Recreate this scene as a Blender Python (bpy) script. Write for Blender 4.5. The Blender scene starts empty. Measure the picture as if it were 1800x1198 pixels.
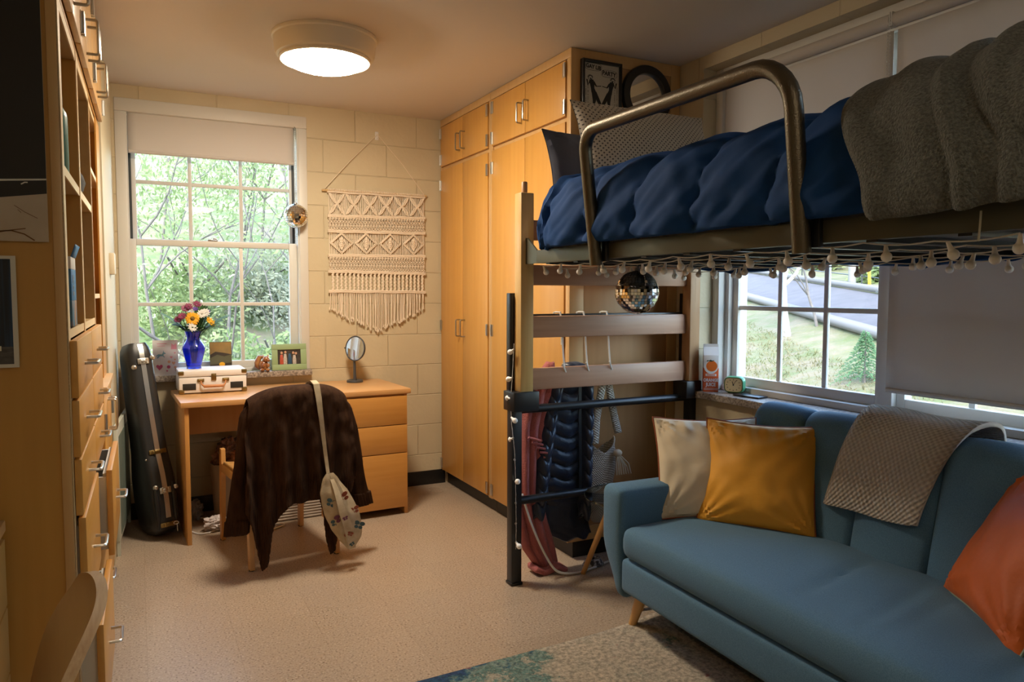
import bpy, bmesh, math, random
from math import sin, cos, pi, radians as RAD, sqrt
from mathutils import Vector as V, Matrix as MX, noise as NZ, Euler

random.seed(7)
LAMP, SKY, SUN, EXPO, FILL_LAMP, SHT = 140., 2.2, 1.6, 0., 28., .15
SC = bpy.context.scene
COL = SC.collection

# ---------------------------------------------------------------- materials
def _n(nt, t, **kw):
    n = nt.nodes.new(t)
    for k, v in kw.items():
        setattr(n, k, v)
    return n

def M(name, col, rough=.5, metal=0., var=None, bump=None, stretch=(1, 1, 1), coat=0., sheen=0.,
      trans=0., spec=.5, detail=4.):
    """col base colour; var=(scale, colour2, contrast) noise mix; bump=(scale, strength, distance)."""
    m = bpy.data.materials.new(name)
    m.use_nodes = True
    nt = m.node_tree
    b = nt.nodes['Principled BSDF']
    b.inputs['Base Color'].default_value = (*col, 1)
    b.inputs['Roughness'].default_value = rough
    b.inputs['Metallic'].default_value = metal
    b.inputs['Coat Weight'].default_value = coat
    b.inputs['Coat Roughness'].default_value = .25
    b.inputs['Sheen Weight'].default_value = sheen
    b.inputs['Transmission Weight'].default_value = trans
    b.inputs['Specular IOR Level'].default_value = spec
    if var or bump:
        tc = _n(nt, 'ShaderNodeTexCoord')
        mp = _n(nt, 'ShaderNodeMapping')
        mp.inputs['Scale'].default_value = stretch
        nt.links.new(tc.outputs['Object'], mp.inputs['Vector'])
    if var:
        nz = _n(nt, 'ShaderNodeTexNoise')
        nz.inputs['Scale'].default_value = var[0]
        nz.inputs['Detail'].default_value = detail
        nt.links.new(mp.outputs['Vector'], nz.inputs['Vector'])
        cr = _n(nt, 'ShaderNodeValToRGB')
        c = var[2] if len(var) > 2 else .2
        cr.color_ramp.elements[0].position = .5 - c
        cr.color_ramp.elements[1].position = .5 + c
        cr.color_ramp.elements[0].color = (*col, 1)
        cr.color_ramp.elements[1].color = (*var[1], 1)
        nt.links.new(nz.outputs['Fac'], cr.inputs['Fac'])
        nt.links.new(cr.outputs['Color'], b.inputs['Base Color'])
    if bump:
        nb = _n(nt, 'ShaderNodeTexNoise')
        nb.inputs['Scale'].default_value = bump[0]
        nb.inputs['Detail'].default_value = 3
        nt.links.new(mp.outputs['Vector'], nb.inputs['Vector'])
        bp = _n(nt, 'ShaderNodeBump')
        bp.inputs['Strength'].default_value = bump[1]
        bp.inputs['Distance'].default_value = bump[2] if len(bump) > 2 else .002
        nt.links.new(nb.outputs['Fac'], bp.inputs['Height'])
        nt.links.new(bp.outputs['Normal'], b.inputs['Normal'])
    return m

def wood(name, c1, c2, axis='z', rough=.38, coat=.15, scale=1.):
    s = [14 * scale] * 3
    s['xyz'.index(axis)] = .9 * scale
    m = M(name, c1, rough, 0, (2.2, c2, .28), None, tuple(s), coat, detail=6.)
    return m

def block_mat(name, horiz, col, col2):
    m = bpy.data.materials.new(name); m.use_nodes = True
    nt = m.node_tree; b = nt.nodes['Principled BSDF']
    b.inputs['Roughness'].default_value = .62
    geo = _n(nt, 'ShaderNodeNewGeometry')
    sep = _n(nt, 'ShaderNodeSeparateXYZ'); nt.links.new(geo.outputs['Position'], sep.inputs[0])
    comb = _n(nt, 'ShaderNodeCombineXYZ')
    add = _n(nt, 'ShaderNodeMath', operation='SUBTRACT'); add.inputs[1].default_value = .04
    nt.links.new(sep.outputs[horiz], add.inputs[0]); nt.links.new(add.outputs[0], comb.inputs[0])
    addz = _n(nt, 'ShaderNodeMath', operation='SUBTRACT'); addz.inputs[1].default_value = .004
    nt.links.new(sep.outputs[2], addz.inputs[0]); nt.links.new(addz.outputs[0], comb.inputs[1])
    br = _n(nt, 'ShaderNodeTexBrick')
    br.inputs['Scale'].default_value = 1
    br.inputs['Brick Width'].default_value = .416
    br.inputs['Row Height'].default_value = .208
    br.inputs['Mortar Size'].default_value = .004
    br.inputs['Mortar Smooth'].default_value = .6
    nt.links.new(comb.outputs[0], br.inputs['Vector'])
    nz = _n(nt, 'ShaderNodeTexNoise'); nz.inputs['Scale'].default_value = 38; nz.inputs['Detail'].default_value = 5
    nt.links.new(geo.outputs['Position'], nz.inputs['Vector'])
    inv = _n(nt, 'ShaderNodeMath', operation='SUBTRACT'); inv.inputs[0].default_value = 1
    nt.links.new(br.outputs['Fac'], inv.inputs[1])
    mul = _n(nt, 'ShaderNodeMath', operation='MULTIPLY_ADD'); mul.inputs[1].default_value = .35
    nt.links.new(nz.outputs['Fac'], mul.inputs[0]); nt.links.new(inv.outputs[0], mul.inputs[2])
    bp = _n(nt, 'ShaderNodeBump'); bp.inputs['Strength'].default_value = .75; bp.inputs['Distance'].default_value = .007
    nt.links.new(mul.outputs[0], bp.inputs['Height']); nt.links.new(bp.outputs['Normal'], b.inputs['Normal'])
    n2 = _n(nt, 'ShaderNodeTexNoise'); n2.inputs['Scale'].default_value = 3
    nt.links.new(geo.outputs['Position'], n2.inputs['Vector'])
    cr = _n(nt, 'ShaderNodeValToRGB'); cr.color_ramp.elements[0].color = (*col, 1); cr.color_ramp.elements[1].color = (*col2, 1)
    cr.color_ramp.elements[0].position = .35; cr.color_ramp.elements[1].position = .65
    nt.links.new(n2.outputs['Fac'], cr.inputs[0]); nt.links.new(cr.outputs[0], b.inputs['Base Color'])
    return m

def floor_mat():
    m = bpy.data.materials.new('vinyl tile'); m.use_nodes = True
    nt = m.node_tree; b = nt.nodes['Principled BSDF']
    b.inputs['Roughness'].default_value = .3
    geo = _n(nt, 'ShaderNodeNewGeometry')
    nz = _n(nt, 'ShaderNodeTexNoise'); nz.inputs['Scale'].default_value = 130; nz.inputs['Detail'].default_value = 2
    nt.links.new(geo.outputs['Position'], nz.inputs['Vector'])
    cr = _n(nt, 'ShaderNodeValToRGB'); e = cr.color_ramp.elements
    e[0].position = .3; e[0].color = (.15, .10, .065, 1)
    e[1].position = .42; e[1].color = (.40, .31, .23, 1)
    k = e.new(.62); k.color = (.44, .345, .26, 1)
    k = e.new(.72); k.color = (.62, .54, .43, 1)
    nt.links.new(nz.outputs['Fac'], cr.inputs[0])
    br = _n(nt, 'ShaderNodeTexBrick'); br.offset = 0
    for k_, v_ in (('Scale', 1), ('Brick Width', .305), ('Row Height', .305), ('Mortar Size', .0008), ('Mortar Smooth', .2)):
        br.inputs[k_].default_value = v_
    br.inputs['Color1'].default_value = (1, 1, 1, 1); br.inputs['Color2'].default_value = (.93, .93, .93, 1)
    br.inputs['Mortar'].default_value = (.72, .7, .66, 1)
    nt.links.new(geo.outputs['Position'], br.inputs['Vector'])
    mx = _n(nt, 'ShaderNodeMix', data_type='RGBA', blend_type='MULTIPLY'); mx.inputs[0].default_value = 1
    nt.links.new(cr.outputs[0], mx.inputs[6]); nt.links.new(br.outputs['Color'], mx.inputs[7])
    nt.links.new(mx.outputs[2], b.inputs['Base Color'])
    n3 = _n(nt, 'ShaderNodeTexNoise'); n3.inputs['Scale'].default_value = 2.5
    nt.links.new(geo.outputs['Position'], n3.inputs['Vector'])
    mr = _n(nt, 'ShaderNodeMapRange'); mr.inputs[3].default_value = .2; mr.inputs[4].default_value = .42
    nt.links.new(n3.outputs['Fac'], mr.inputs[0]); nt.links.new(mr.outputs[0], b.inputs['Roughness'])
    return m

def glass_pane(name, tint=(.97, .99, .98)):
    m = bpy.data.materials.new(name); m.use_nodes = True
    nt = m.node_tree; nt.nodes.remove(nt.nodes['Principled BSDF'])
    o = nt.nodes['Material Output']
    t = _n(nt, 'ShaderNodeBsdfTransparent'); t.inputs[0].default_value = (*tint, 1)
    g = _n(nt, 'ShaderNodeBsdfGlossy'); g.inputs['Roughness'].default_value = .02
    f = _n(nt, 'ShaderNodeFresnel'); f.inputs[0].default_value = 1.45
    mx = _n(nt, 'ShaderNodeMixShader')
    geo = _n(nt, 'ShaderNodeNewGeometry'); iv = _n(nt, 'ShaderNodeMath', operation='SUBTRACT'); iv.inputs[0].default_value = 1; nt.links.new(geo.outputs['Backfacing'], iv.inputs[1])
    mu = _n(nt, 'ShaderNodeMath', operation='MULTIPLY'); nt.links.new(f.outputs[0], mu.inputs[0]); nt.links.new(iv.outputs[0], mu.inputs[1])
    nt.links.new(mu.outputs[0], mx.inputs[0]); nt.links.new(t.outputs[0], mx.inputs[1]); nt.links.new(g.outputs[0], mx.inputs[2])
    nt.links.new(mx.outputs[0], o.inputs[0])
    return m

def emit(name, col, s):
    m = bpy.data.materials.new(name); m.use_nodes = True
    nt = m.node_tree; nt.nodes.remove(nt.nodes['Principled BSDF'])
    e = _n(nt, 'ShaderNodeEmission'); e.inputs[0].default_value = (*col, 1); e.inputs[1].default_value = s
    nt.links.new(e.outputs[0], nt.nodes['Material Output'].inputs[0])
    return m

def leaf_mat(name, c1, c2):
    m = M(name, c1, .6, 0, (1.3, c2, .2))
    nt = m.node_tree; b = nt.nodes['Principled BSDF']
    tr = _n(nt, 'ShaderNodeBsdfTranslucent'); mx = _n(nt, 'ShaderNodeMixShader'); mx.inputs[0].default_value = .45
    lk = b.inputs['Base Color'].links[0].from_socket
    nt.links.new(lk, tr.inputs[0])
    nt.links.new(b.outputs[0], mx.inputs[1]); nt.links.new(tr.outputs[0], mx.inputs[2])
    nt.links.new(mx.outputs[0], nt.nodes['Material Output'].inputs[0])
    return m

def dots_mat(name, base, dot, pitch):
    """small regular dots printed on cloth"""
    m = M(name, base, .9, bump=(90, .15, .002), sheen=.2)
    nt = m.node_tree; b = nt.nodes['Principled BSDF']
    uv = _n(nt, 'ShaderNodeUVMap')
    mp = _n(nt, 'ShaderNodeMapping'); mp.inputs['Rotation'].default_value = (0, 0, RAD(45)); mp.inputs['Scale'].default_value = (1 / pitch,) * 3
    nt.links.new(uv.outputs[0], mp.inputs[0])
    fr = _n(nt, 'ShaderNodeVectorMath', operation='FRACTION'); nt.links.new(mp.outputs[0], fr.inputs[0])
    sb = _n(nt, 'ShaderNodeVectorMath', operation='DISTANCE'); sb.inputs[1].default_value = (.5, .5, 0)
    nt.links.new(fr.outputs[0], sb.inputs[0])
    lt = _n(nt, 'ShaderNodeMath', operation='LESS_THAN'); lt.inputs[1].default_value = .24
    nt.links.new(sb.outputs['Value'], lt.inputs[0])
    mx = _n(nt, 'ShaderNodeMix', data_type='RGBA'); nt.links.new(lt.outputs[0], mx.inputs[0])
    mx.inputs[6].default_value = (*base, 1); mx.inputs[7].default_value = (*dot, 1)
    nt.links.new(mx.outputs[2], b.inputs['Base Color'])
    return m

def weave_mat(name, c1, c2, sx, sy, strength=.6, dist=.003):
    """basket / knit relief from uv in metres"""
    m = M(name, c1, .95, sheen=.1)
    nt = m.node_tree; b = nt.nodes['Principled BSDF']
    uv = _n(nt, 'ShaderNodeUVMap')
    sep = _n(nt, 'ShaderNodeSeparateXYZ'); nt.links.new(uv.outputs[0], sep.inputs[0])
    def sn(src, k, add=None):
        mu = _n(nt, 'ShaderNodeMath', operation='MULTIPLY'); mu.inputs[1].default_value = k
        nt.links.new(src, mu.inputs[0]); s = mu.outputs[0]
        if add is not None:
            a = _n(nt, 'ShaderNodeMath', operation='ADD'); nt.links.new(s, a.inputs[0]); nt.links.new(add, a.inputs[1]); s = a.outputs[0]
        q = _n(nt, 'ShaderNodeMath', operation='SINE'); nt.links.new(s, q.inputs[0])
        return q.outputs[0]
    a = sn(sep.outputs[0], 2 * pi / sx)
    c = sn(sep.outputs[1], 2 * pi / sy)
    pr = _n(nt, 'ShaderNodeMath', operation='MULTIPLY'); nt.links.new(a, pr.inputs[0]); nt.links.new(c, pr.inputs[1])
    bp = _n(nt, 'ShaderNodeBump'); bp.inputs['Strength'].default_value = strength; bp.inputs['Distance'].default_value = dist
    nt.links.new(pr.outputs[0], bp.inputs['Height']); nt.links.new(bp.outputs[0], b.inputs['Normal'])
    mr = _n(nt, 'ShaderNodeMapRange'); mr.inputs[1].default_value = -1
    nt.links.new(pr.outputs[0], mr.inputs[0])
    mx = _n(nt, 'ShaderNodeMix', data_type='RGBA'); nt.links.new(mr.outputs[0], mx.inputs[0])
    mx.inputs[6].default_value = (*c2, 1); mx.inputs[7].default_value = (*c1, 1)
    nt.links.new(mx.outputs[2], b.inputs['Base Color'])
    return m

def rug_mat():
    m = M('distressed rug pile', (.4, .34, .27), .95, bump=(420, .9, .006))
    nt = m.node_tree; b = nt.nodes['Principled BSDF']
    geo = _n(nt, 'ShaderNodeNewGeometry')
    sep = _n(nt, 'ShaderNodeSeparateXYZ'); nt.links.new(geo.outputs['Position'], sep.inputs[0])
    def nz(s, d=6):
        n = _n(nt, 'ShaderNodeTexNoise'); n.inputs['Scale'].default_value = s; n.inputs['Detail'].default_value = d
        n.inputs['Roughness'].default_value = .75
        nt.links.new(geo.outputs['Position'], n.inputs['Vector']); return n
    n1 = nz(3.2)
    ramp = _n(nt, 'ShaderNodeMapRange'); ramp.inputs[1].default_value = 1.75; ramp.inputs[2].default_value = .75
    ramp.inputs[3].default_value = -.12; ramp.inputs[4].default_value = .16
    nt.links.new(sep.outputs[0], ramp.inputs[0])
    ad = _n(nt, 'ShaderNodeMath', operation='ADD'); nt.links.new(n1.outputs['Fac'], ad.inputs[0]); nt.links.new(ramp.outputs[0], ad.inputs[1])
    cr = _n(nt, 'ShaderNodeValToRGB'); e = cr.color_ramp.elements
    e[0].position = .40; e[0].color = (.54, .46, .36, 1)
    e[1].position = .52; e[1].color = (.48, .43, .34, 1)
    for p, c in ((.565, (.10, .22, .20, 1)), (.60, (.25, .33, .28, 1)), (.65, (.04, .13, .18, 1)), (.69, (.02, .05, .14, 1)), (.76, (.03, .1, .2, 1))):
        k = e.new(p); k.color = c
    nt.links.new(ad.outputs[0], cr.inputs[0])
    n2 = nz(60, 2)
    cr2 = _n(nt, 'ShaderNodeValToRGB'); cr2.color_ramp.elements[0].position = .35; cr2.color_ramp.elements[1].position = .65
    cr2.color_ramp.elements[0].color = (.6, .6, .6, 1); cr2.color_ramp.elements[1].color = (1.25, 1.25, 1.25, 1)
    nt.links.new(n2.outputs['Fac'], cr2.inputs[0])
    mx = _n(nt, 'ShaderNodeMix', data_type='RGBA', blend_type='MULTIPLY'); mx.inputs[0].default_value = 1
    nt.links.new(cr.outputs[0], mx.inputs[6]); nt.links.new(cr2.outputs[0], mx.inputs[7])
    n4 = nz(7.5, 3)
    cr4 = _n(nt, 'ShaderNodeValToRGB'); cr4.color_ramp.elements[0].position = .66; cr4.color_ramp.elements[1].position = .72
    nt.links.new(n4.outputs['Fac'], cr4.inputs[0])
    mx2 = _n(nt, 'ShaderNodeMix', data_type='RGBA'); nt.links.new(cr4.outputs[0], mx2.inputs[0])
    mx2.inputs[7].default_value = (.30, .07, .07, 1); nt.links.new(mx.outputs[2], mx2.inputs[6])
    nt.links.new(mx2.outputs[2], b.inputs['Base Color'])
    return m

# ---------------------------------------------------------------- mesh builder
class MB:
    def __init__(s):
        s.bm = bmesh.new(); s.mi = 0
        s.uv = None
    def _mark(s, n0):
        s.bm.faces.ensure_lookup_table()
        for f in s.bm.faces[n0:]:
            f.material_index = s.mi
    def box(s, c, d, bev=0, rot=None, seg=2):
        n0 = len(s.bm.faces)
        mat = MX.Translation(V(c)) @ (rot.to_4x4() if rot else MX.Identity(4)) @ MX.Diagonal((d[0], d[1], d[2], 1))
        r = bmesh.ops.create_cube(s.bm, size=1, matrix=mat)
        if bev:
            ed = list({e for v in r['verts'] for e in v.link_edges})
            bmesh.ops.bevel(s.bm, geom=ed, offset=min(bev, min(d) * .49), segments=seg, affect='EDGES', profile=.5)
        s._mark(n0); return s
    def bx(s, x0, x1, y0, y1, z0, z1, bev=0):
        return s.box(((x0 + x1) / 2, (y0 + y1) / 2, (z0 + z1) / 2), (abs(x1 - x0), abs(y1 - y0), abs(z1 - z0)), bev)
    def grid(s, f, nu, nv, closeu=False, closev=False, uvf=None):
        n0 = len(s.bm.faces)
        P = [[s.bm.verts.new(f(i / (nu if closeu else nu), j / nv)) for j in range(nv + (0 if closev else 1))] for i in range(nu + (0 if closeu else 1))]
        if uvf and s.uv is None:
            s.uv = s.bm.loops.layers.uv.new('UVMap')
        A = len(P); B = len(P[0])
        for i in range(nu):
            for j in range(nv):
                i2 = (i + 1) % A; j2 = (j + 1) % B
                try:
                    fc = s.bm.faces.new((P[i][j], P[i2][j], P[i2][j2], P[i][j2]))
                except ValueError:
                    continue
                if uvf:
                    for lp, (a, c) in zip(fc.loops, ((i, j), (i + 1, j), (i + 1, j + 1), (i, j + 1))):
                        lp[s.uv].uv = uvf(a / nu, c / nv)
        s._mark(n0); return P
    def tube(s, pts, r, n=8, closed=False, cap=True):
        n0 = len(s.bm.faces)
        pts = [V(p) for p in pts]; N = len(pts)
        rs = r if isinstance(r, (list, tuple)) else [r] * N
        rings = []; up = None
        for i, p in enumerate(pts):
            a = pts[i - 1] if (i > 0 or closed) else p
            c = pts[(i + 1) % N] if (i < N - 1 or closed) else p
            t = (c - a)
            t = t.normalized() if t.length > 1e-9 else V((0, 0, 1))
            if up is None:
                up = t.orthogonal().normalized()
            else:
                up = up - t * up.dot(t)
                up = up.normalized() if up.length > 1e-6 else t.orthogonal().normalized()
            w = t.cross(up)
            rings.append([s.bm.verts.new(p + (up * cos(2 * pi * k / n) + w * sin(2 * pi * k / n)) * rs[i]) for k in range(n)])
        for i in range(N if closed else N - 1):
            A, B = rings[i], rings[(i + 1) % N]
            for k in range(n):
                s.bm.faces.new((A[k], A[(k + 1) % n], B[(k + 1) % n], B[k]))
        if cap and not closed:
            s.bm.faces.new(rings[0][::-1]); s.bm.faces.new(rings[-1])
        s._mark(n0); return s
    def ribbon(s, pts, w, t, side):
        """flat strap along pts, width vector from side(i)"""
        n0 = len(s.bm.faces); R = []
        pts = [V(p) for p in pts]
        for i, p in enumerate(pts):
            tan = (pts[min(i + 1, len(pts) - 1)] - pts[max(i - 1, 0)]).normalized()
            sd = V(side).normalized(); sd = (sd - tan * sd.dot(tan)).normalized(); nn = tan.cross(sd)
            ww = w[i] if isinstance(w, (list, tuple)) else w
            R.append([s.bm.verts.new(p + sd * a * ww / 2 + nn * b * t / 2) for a, b in ((-1, -1), (1, -1), (1, 1), (-1, 1))])
        for A, B in zip(R, R[1:]):
            for k in range(4):
                s.bm.faces.new((A[k], A[(k + 1) % 4], B[(k + 1) % 4], B[k]))
        s.bm.faces.new(R[0][::-1]); s.bm.faces.new(R[-1]); s._mark(n0); return s
    def lathe(s, prof, n=24, c=(0, 0, 0), mat=None):
        n0 = len(s.bm.faces); R = []
        mat = mat or MX.Identity(4)
        for r, z in prof:
            if r < 1e-6:
                R.append([s.bm.verts.new(V(c) + mat @ V((0, 0, z)))])
            else:
                R.append([s.bm.verts.new(V(c) + mat @ V((r * cos(2 * pi * k / n), r * sin(2 * pi * k / n), z))) for k in range(n)])
        for A, B in zip(R, R[1:]):
            for k in range(n):
                q = [A[k % len(A)], A[(k + 1) % len(A)], B[(k + 1) % len(B)], B[k % len(B)]]
                u = []
                for v in q:
                    if v not in u: u.append(v)
                if len(u) > 2:
                    s.bm.faces.new(u)
        s._mark(n0); return s
    def prism(s, poly, f, d):
        """poly list of 2d; f(a,b,t) -> point; t in {0,d}"""
        n0 = len(s.bm.faces)
        A = [s.bm.verts.new(f(a, b, 0)) for a, b in poly]; B = [s.bm.verts.new(f(a, b, d)) for a, b in poly]
        n = len(poly)
        for k in range(n):
            s.bm.faces.new((A[k], A[(k + 1) % n], B[(k + 1) % n], B[k]))
        s.bm.faces.new(A[::-1]); s.bm.faces.new(B); s._mark(n0); return s
    def ball(s, c, r, n=12, sc=(1, 1, 1)):
        n0 = len(s.bm.faces)
        bmesh.ops.create_uvsphere(s.bm, u_segments=n, v_segments=max(6, n * 2 // 3), radius=r, matrix=MX.Translation(V(c)) @ MX.Diagonal((*sc, 1)))
        s._mark(n0); return s
    def soft(s, c, d, r, n=6, fn=None, mat=None):
        """rounded soft box: subdivided cube pushed to radius r; fn(p)->offset"""
        n0 = len(s.bm.faces)
        H = V(d) / 2; r = min(r, *H)
        inner = H - V((r, r, r))
        ns = n if isinstance(n, (list, tuple)) else (n, n, n)
        mat = mat or MX.Identity(4)
        cache = {}
        def vert(p):
            k = tuple(round(x, 6) for x in p)
            if k not in cache:
                q = V(p); iq = V([max(-inner[i], min(inner[i], q[i])) for i in range(3)])
                dd = q - iq
                if dd.length > 1e-9:
                    q = iq + dd.normalized() * r
                if fn: q = q + V(fn(q))
                cache[k] = s.bm.verts.new(V(c) + mat @ q)
            return cache[k]
        def steps(i):
            # denser near the rounded rims
            L = [-H[i], -H[i] + .35 * r, -inner[i]]
            if inner[i] > 1e-6:
                L += [-inner[i] + 2 * inner[i] * k / ns[i] for k in range(1, ns[i])]
                L += [inner[i]]
            L += [H[i] - .35 * r, H[i]]
            return L
        S = [steps(i) for i in range(3)]
        for ax in range(3):
            u, w = (ax + 1) % 3, (ax + 2) % 3
            for sg in (-1, 1):
                for a in range(len(S[u]) - 1):
                    for b_ in range(len(S[w]) - 1):
                        q = []
                        for (i, j) in ((a, b_), (a + 1, b_), (a + 1, b_ + 1), (a, b_ + 1)):
                            p = [0, 0, 0]; p[ax] = sg * H[ax]; p[u] = S[u][i]; p[w] = S[w][j]
                            v = vert(p)
                            if v not in q: q.append(v)
                        if len(q) > 2:
                            try: s.bm.faces.new(q if sg > 0 else q[::-1])
                            except ValueError: pass
        s._mark(n0); return s
    def build(s, name, mat, root=None, world=True, kind=None, mods=None, flat=False, label=None, norm=True):
        if norm:
            bmesh.ops.recalc_face_normals(s.bm, faces=s.bm.faces)
        for e in s.bm.edges:
            if len(e.link_faces) == 2 and e.calc_face_angle(0) > .65:
                e.smooth = False
        for f in s.bm.faces:
            f.smooth = not flat
        me = bpy.data.meshes.new(name)
        s.bm.to_mesh(me); s.bm.free()
        for m in (mat if isinstance(mat, (list, tuple)) else [mat]):
            me.materials.append(m)
        o = bpy.data.objects.new(name, me); COL.objects.link(o)
        if root is not None:
            o.parent = root
            if world:
                # geometry given in room coordinates: bring it into the root's frame
                top = root
                mw = MX.Identity(4)
                while top is not None:
                    mw = top.matrix_basis @ mw; top = top.parent
                me.transform(mw.inverted())
        if kind: o['kind'] = kind
        if label: o['label'] = label
        for md in (mods or []):
            k = o.modifiers.new(md[0], md[0])
            for a, b_ in md[1].items(): setattr(k, a, b_)
        return o

def T(name, label, cat, loc=(0, 0, 0), rotz=0, group=None, rot=None):
    o = bpy.data.objects.new(name, None); COL.objects.link(o)
    o.empty_display_size = .05
    o.location = loc; o.rotation_euler = rot if rot else (0, 0, rotz)
    o['label'] = label; o['category'] = cat
    if group: o['group'] = group
    return o

def tag(o, label, cat, group=None, kind=None):
    o['label'] = label; o['category'] = cat
    if group: o['group'] = group
    if kind: o['kind'] = kind
    return o

def rebase(o, base):
    """put a single mesh object's origin at base (room coordinates)"""
    o.data.transform(MX.Translation(-V(base))); o.location = base
    return o

def dup(o, parent=None, loc=None, rot=None):
    c = o.copy(); COL.objects.link(c)
    if parent is not None: c.parent = parent
    if loc is not None: c.location = loc
    if rot is not None: c.rotation_euler = rot
    for ch in list(o.children):
        dup(ch, c)
    return c

def text_mesh(body, size, name, mat, root, loc, rot, depth=.0006, align='CENTER', sx=1., bold=0.):
    cu = bpy.data.curves.new(name, 'FONT'); cu.body = body; cu.size = size; cu.extrude = depth
    cu.offset = bold; cu.align_x = align; cu.align_y = 'CENTER'; cu.resolution_u = 3
    tmp = bpy.data.objects.new(name + ' tmp', cu); COL.objects.link(tmp)
    dg = bpy.context.evaluated_depsgraph_get(); dg.update()
    me = bpy.data.meshes.new_from_object(tmp.evaluated_get(dg))
    me.name = name
    bpy.data.objects.remove(tmp)
    me.materials.clear(); me.materials.append(mat)
    o = bpy.data.objects.new(name, me); COL.objects.link(o)
    me.transform(MX.Diagonal((sx, 1, 1, 1)))
    me.transform(MX.Translation(V(loc)) @ rot.to_4x4())
    o.parent = root
    return o

def n3(p, s=1., seed=0.):
    return NZ.noise(V((p[0] * s + seed, p[1] * s - seed * .7, p[2] * s + seed * 1.3)))
def sm(a, b, x):
    t = max(0., min(1., (x - a) / (b - a))); return t * t * (3 - 2 * t)
def lerp(a, b, t): return a + (b - a) * t
def interp(tab, x):
    if x <= tab[0][0]: return tab[0][1]
    for (a, va), (b, vb) in zip(tab, tab[1:]):
        if x <= b: return va + (vb - va) * (x - a) / (b - a)
    return tab[-1][1]
def d_handle(mb, p, out, along, w, h, r=.0045):
    """U-shaped pull: p centre on the face, out direction, along direction, w length, h projection"""
    p, out, al = V(p), V(out).normalized(), V(along).normalized()
    pts = [p - al * w / 2, p - al * w / 2 + out * (h - .008)]
    for k in range(1, 4):
        a = k / 3 * pi / 2
        pts.append(p - al * (w / 2 - .008 * (1 - cos(a))) + out * (h - .008 + .008 * sin(a)))
    q = [p + al * w / 2, p + al * w / 2 + out * (h - .008)]
    for k in range(1, 4):
        a = k / 3 * pi / 2
        q.append(p + al * (w / 2 - .008 * (1 - cos(a))) + out * (h - .008 + .008 * sin(a)))
    mb.tube(pts + q[::-1], r, 8)
    return mb

# palette -------------------------------------------------------------------
m_block_b = block_mat('cream painted block', 0, (.54, .455, .30), (.58, .49, .325))
m_block_r = block_mat('cream painted block side', 1, (.54, .455, .30), (.58, .49, .325))
m_plaster = M('cream plaster', (.58, .50, .34), .6, bump=(60, .15, .002))
m_ceil = M('ceiling paint', (.62, .555, .49), .75, bump=(120, .1, .001))
m_floor = floor_mat()
m_base = M('black cove base', (.012, .011, .011), .4)
m_white = M('white painted metal', (.66, .65, .62), .4)
m_trim = M('window trim paint', (.62, .60, .55), .45)
m_track = M('dark window track', (.03, .035, .035), .5)
m_pane = glass_pane('window glass')
m_stone = M('speckled stone sill', (.42, .36, .30), .5, var=(95, (.16, .13, .11), .12))
m_maple = wood('maple veneer', (.55, .27, .052), (.62, .32, .075), 'z', coat=.2)
m_maple_h = wood('maple veneer crosswise', (.55, .27, .055), (.62, .32, .08), 'y', coat=.2)
m_maple_e = wood('maple edge', (.55, .33, .13), (.62, .39, .17), 'z', .4, .1)
m_side = wood('maple end panel', (.47, .235, .045), (.53, .275, .06), 'z', .4, .2)
m_wside = wood('wardrobe end panel', (.46, .255, .105), (.52, .295, .13), 'z', .4, .2)
m_edge_lt = M('pale maple edge', (.72, .55, .33), .4)
m_inside = wood('cabinet interior', (.40, .26, .11), (.46, .31, .14), 'y', .5, 0.)
m_desk = wood('oak laminate top', (.56, .30, .115), (.62, .345, .14), 'x', .35, .2)
m_desk_f = wood('oak drawer front', (.50, .23, .05), (.60, .30, .08), 'x', .35, .25)
m_desk_v = wood('oak desk panel', (.52, .25, .06), (.58, .29, .08), 'z', .4, .15)
m_oak_x = wood('red oak slat', (.40, .215, .135), (.53, .31, .205), 'x', .45, .1, 1.2)
m_oak_z = wood('golden oak post', (.52, .32, .10), (.66, .43, .17), 'z', .42, .15, 1.3)
m_oak_zr = wood('red oak post', (.38, .20, .09), (.46, .26, .12), 'z', .45, .1)
m_ply = wood('bent plywood', (.44, .24, .08), (.52, .30, .11), 'x', .35, .25)
m_ply_e = wood('plywood laminations', (.40, .25, .13), (.60, .44, .27), 'x', .4, .1, 5.)
m_steel = M('brushed steel', (.62, .61, .58), .28, 1.)
m_dsteel = M('dull nickel', (.42, .40, .36), .35, 1.)
m_black = M('black powder coat', (.013, .014, .016), .35)
m_rail = M('olive bronze rail', (.085, .085, .06), .42, .35, bump=(900, .2, .0005))
m_hammer = M('hammertone tube', (.125, .105, .075), .33, .85, bump=(260, .5, .002))
m_shade = M('shade cloth', (.70, .65, .60), .8, bump=(300, .08, .0005))
_nt = m_shade.node_tree; _tr = _n(_nt, 'ShaderNodeBsdfTranslucent'); _tr.inputs[0].default_value = (.60, .56, .54, 1); _mx = _n(_nt, 'ShaderNodeMixShader'); _mx.inputs[0].default_value = SHT
_nt.links.new(_nt.nodes['Principled BSDF'].outputs[0], _mx.inputs[1]); _nt.links.new(_tr.outputs[0], _mx.inputs[2]); _nt.links.new(_mx.outputs[0], _nt.nodes['Material Output'].inputs[0])
m_lampbase = M('lamp base enamel', (.72, .66, .55), .4)
m_navy = M('navy cotton', (.008, .048, .175), .8, bump=(35, .2, .004), spec=.15)
m_dnavy = M('slate pillowcase', (.060, .068, .105), .85, bump=(30, .3, .006))
m_fleece = M('grey fleece', (.145, .152, .135), .95, var=(160, (.072, .077, .068), .15), bump=(190, 1., .008), sheen=.1)
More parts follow.
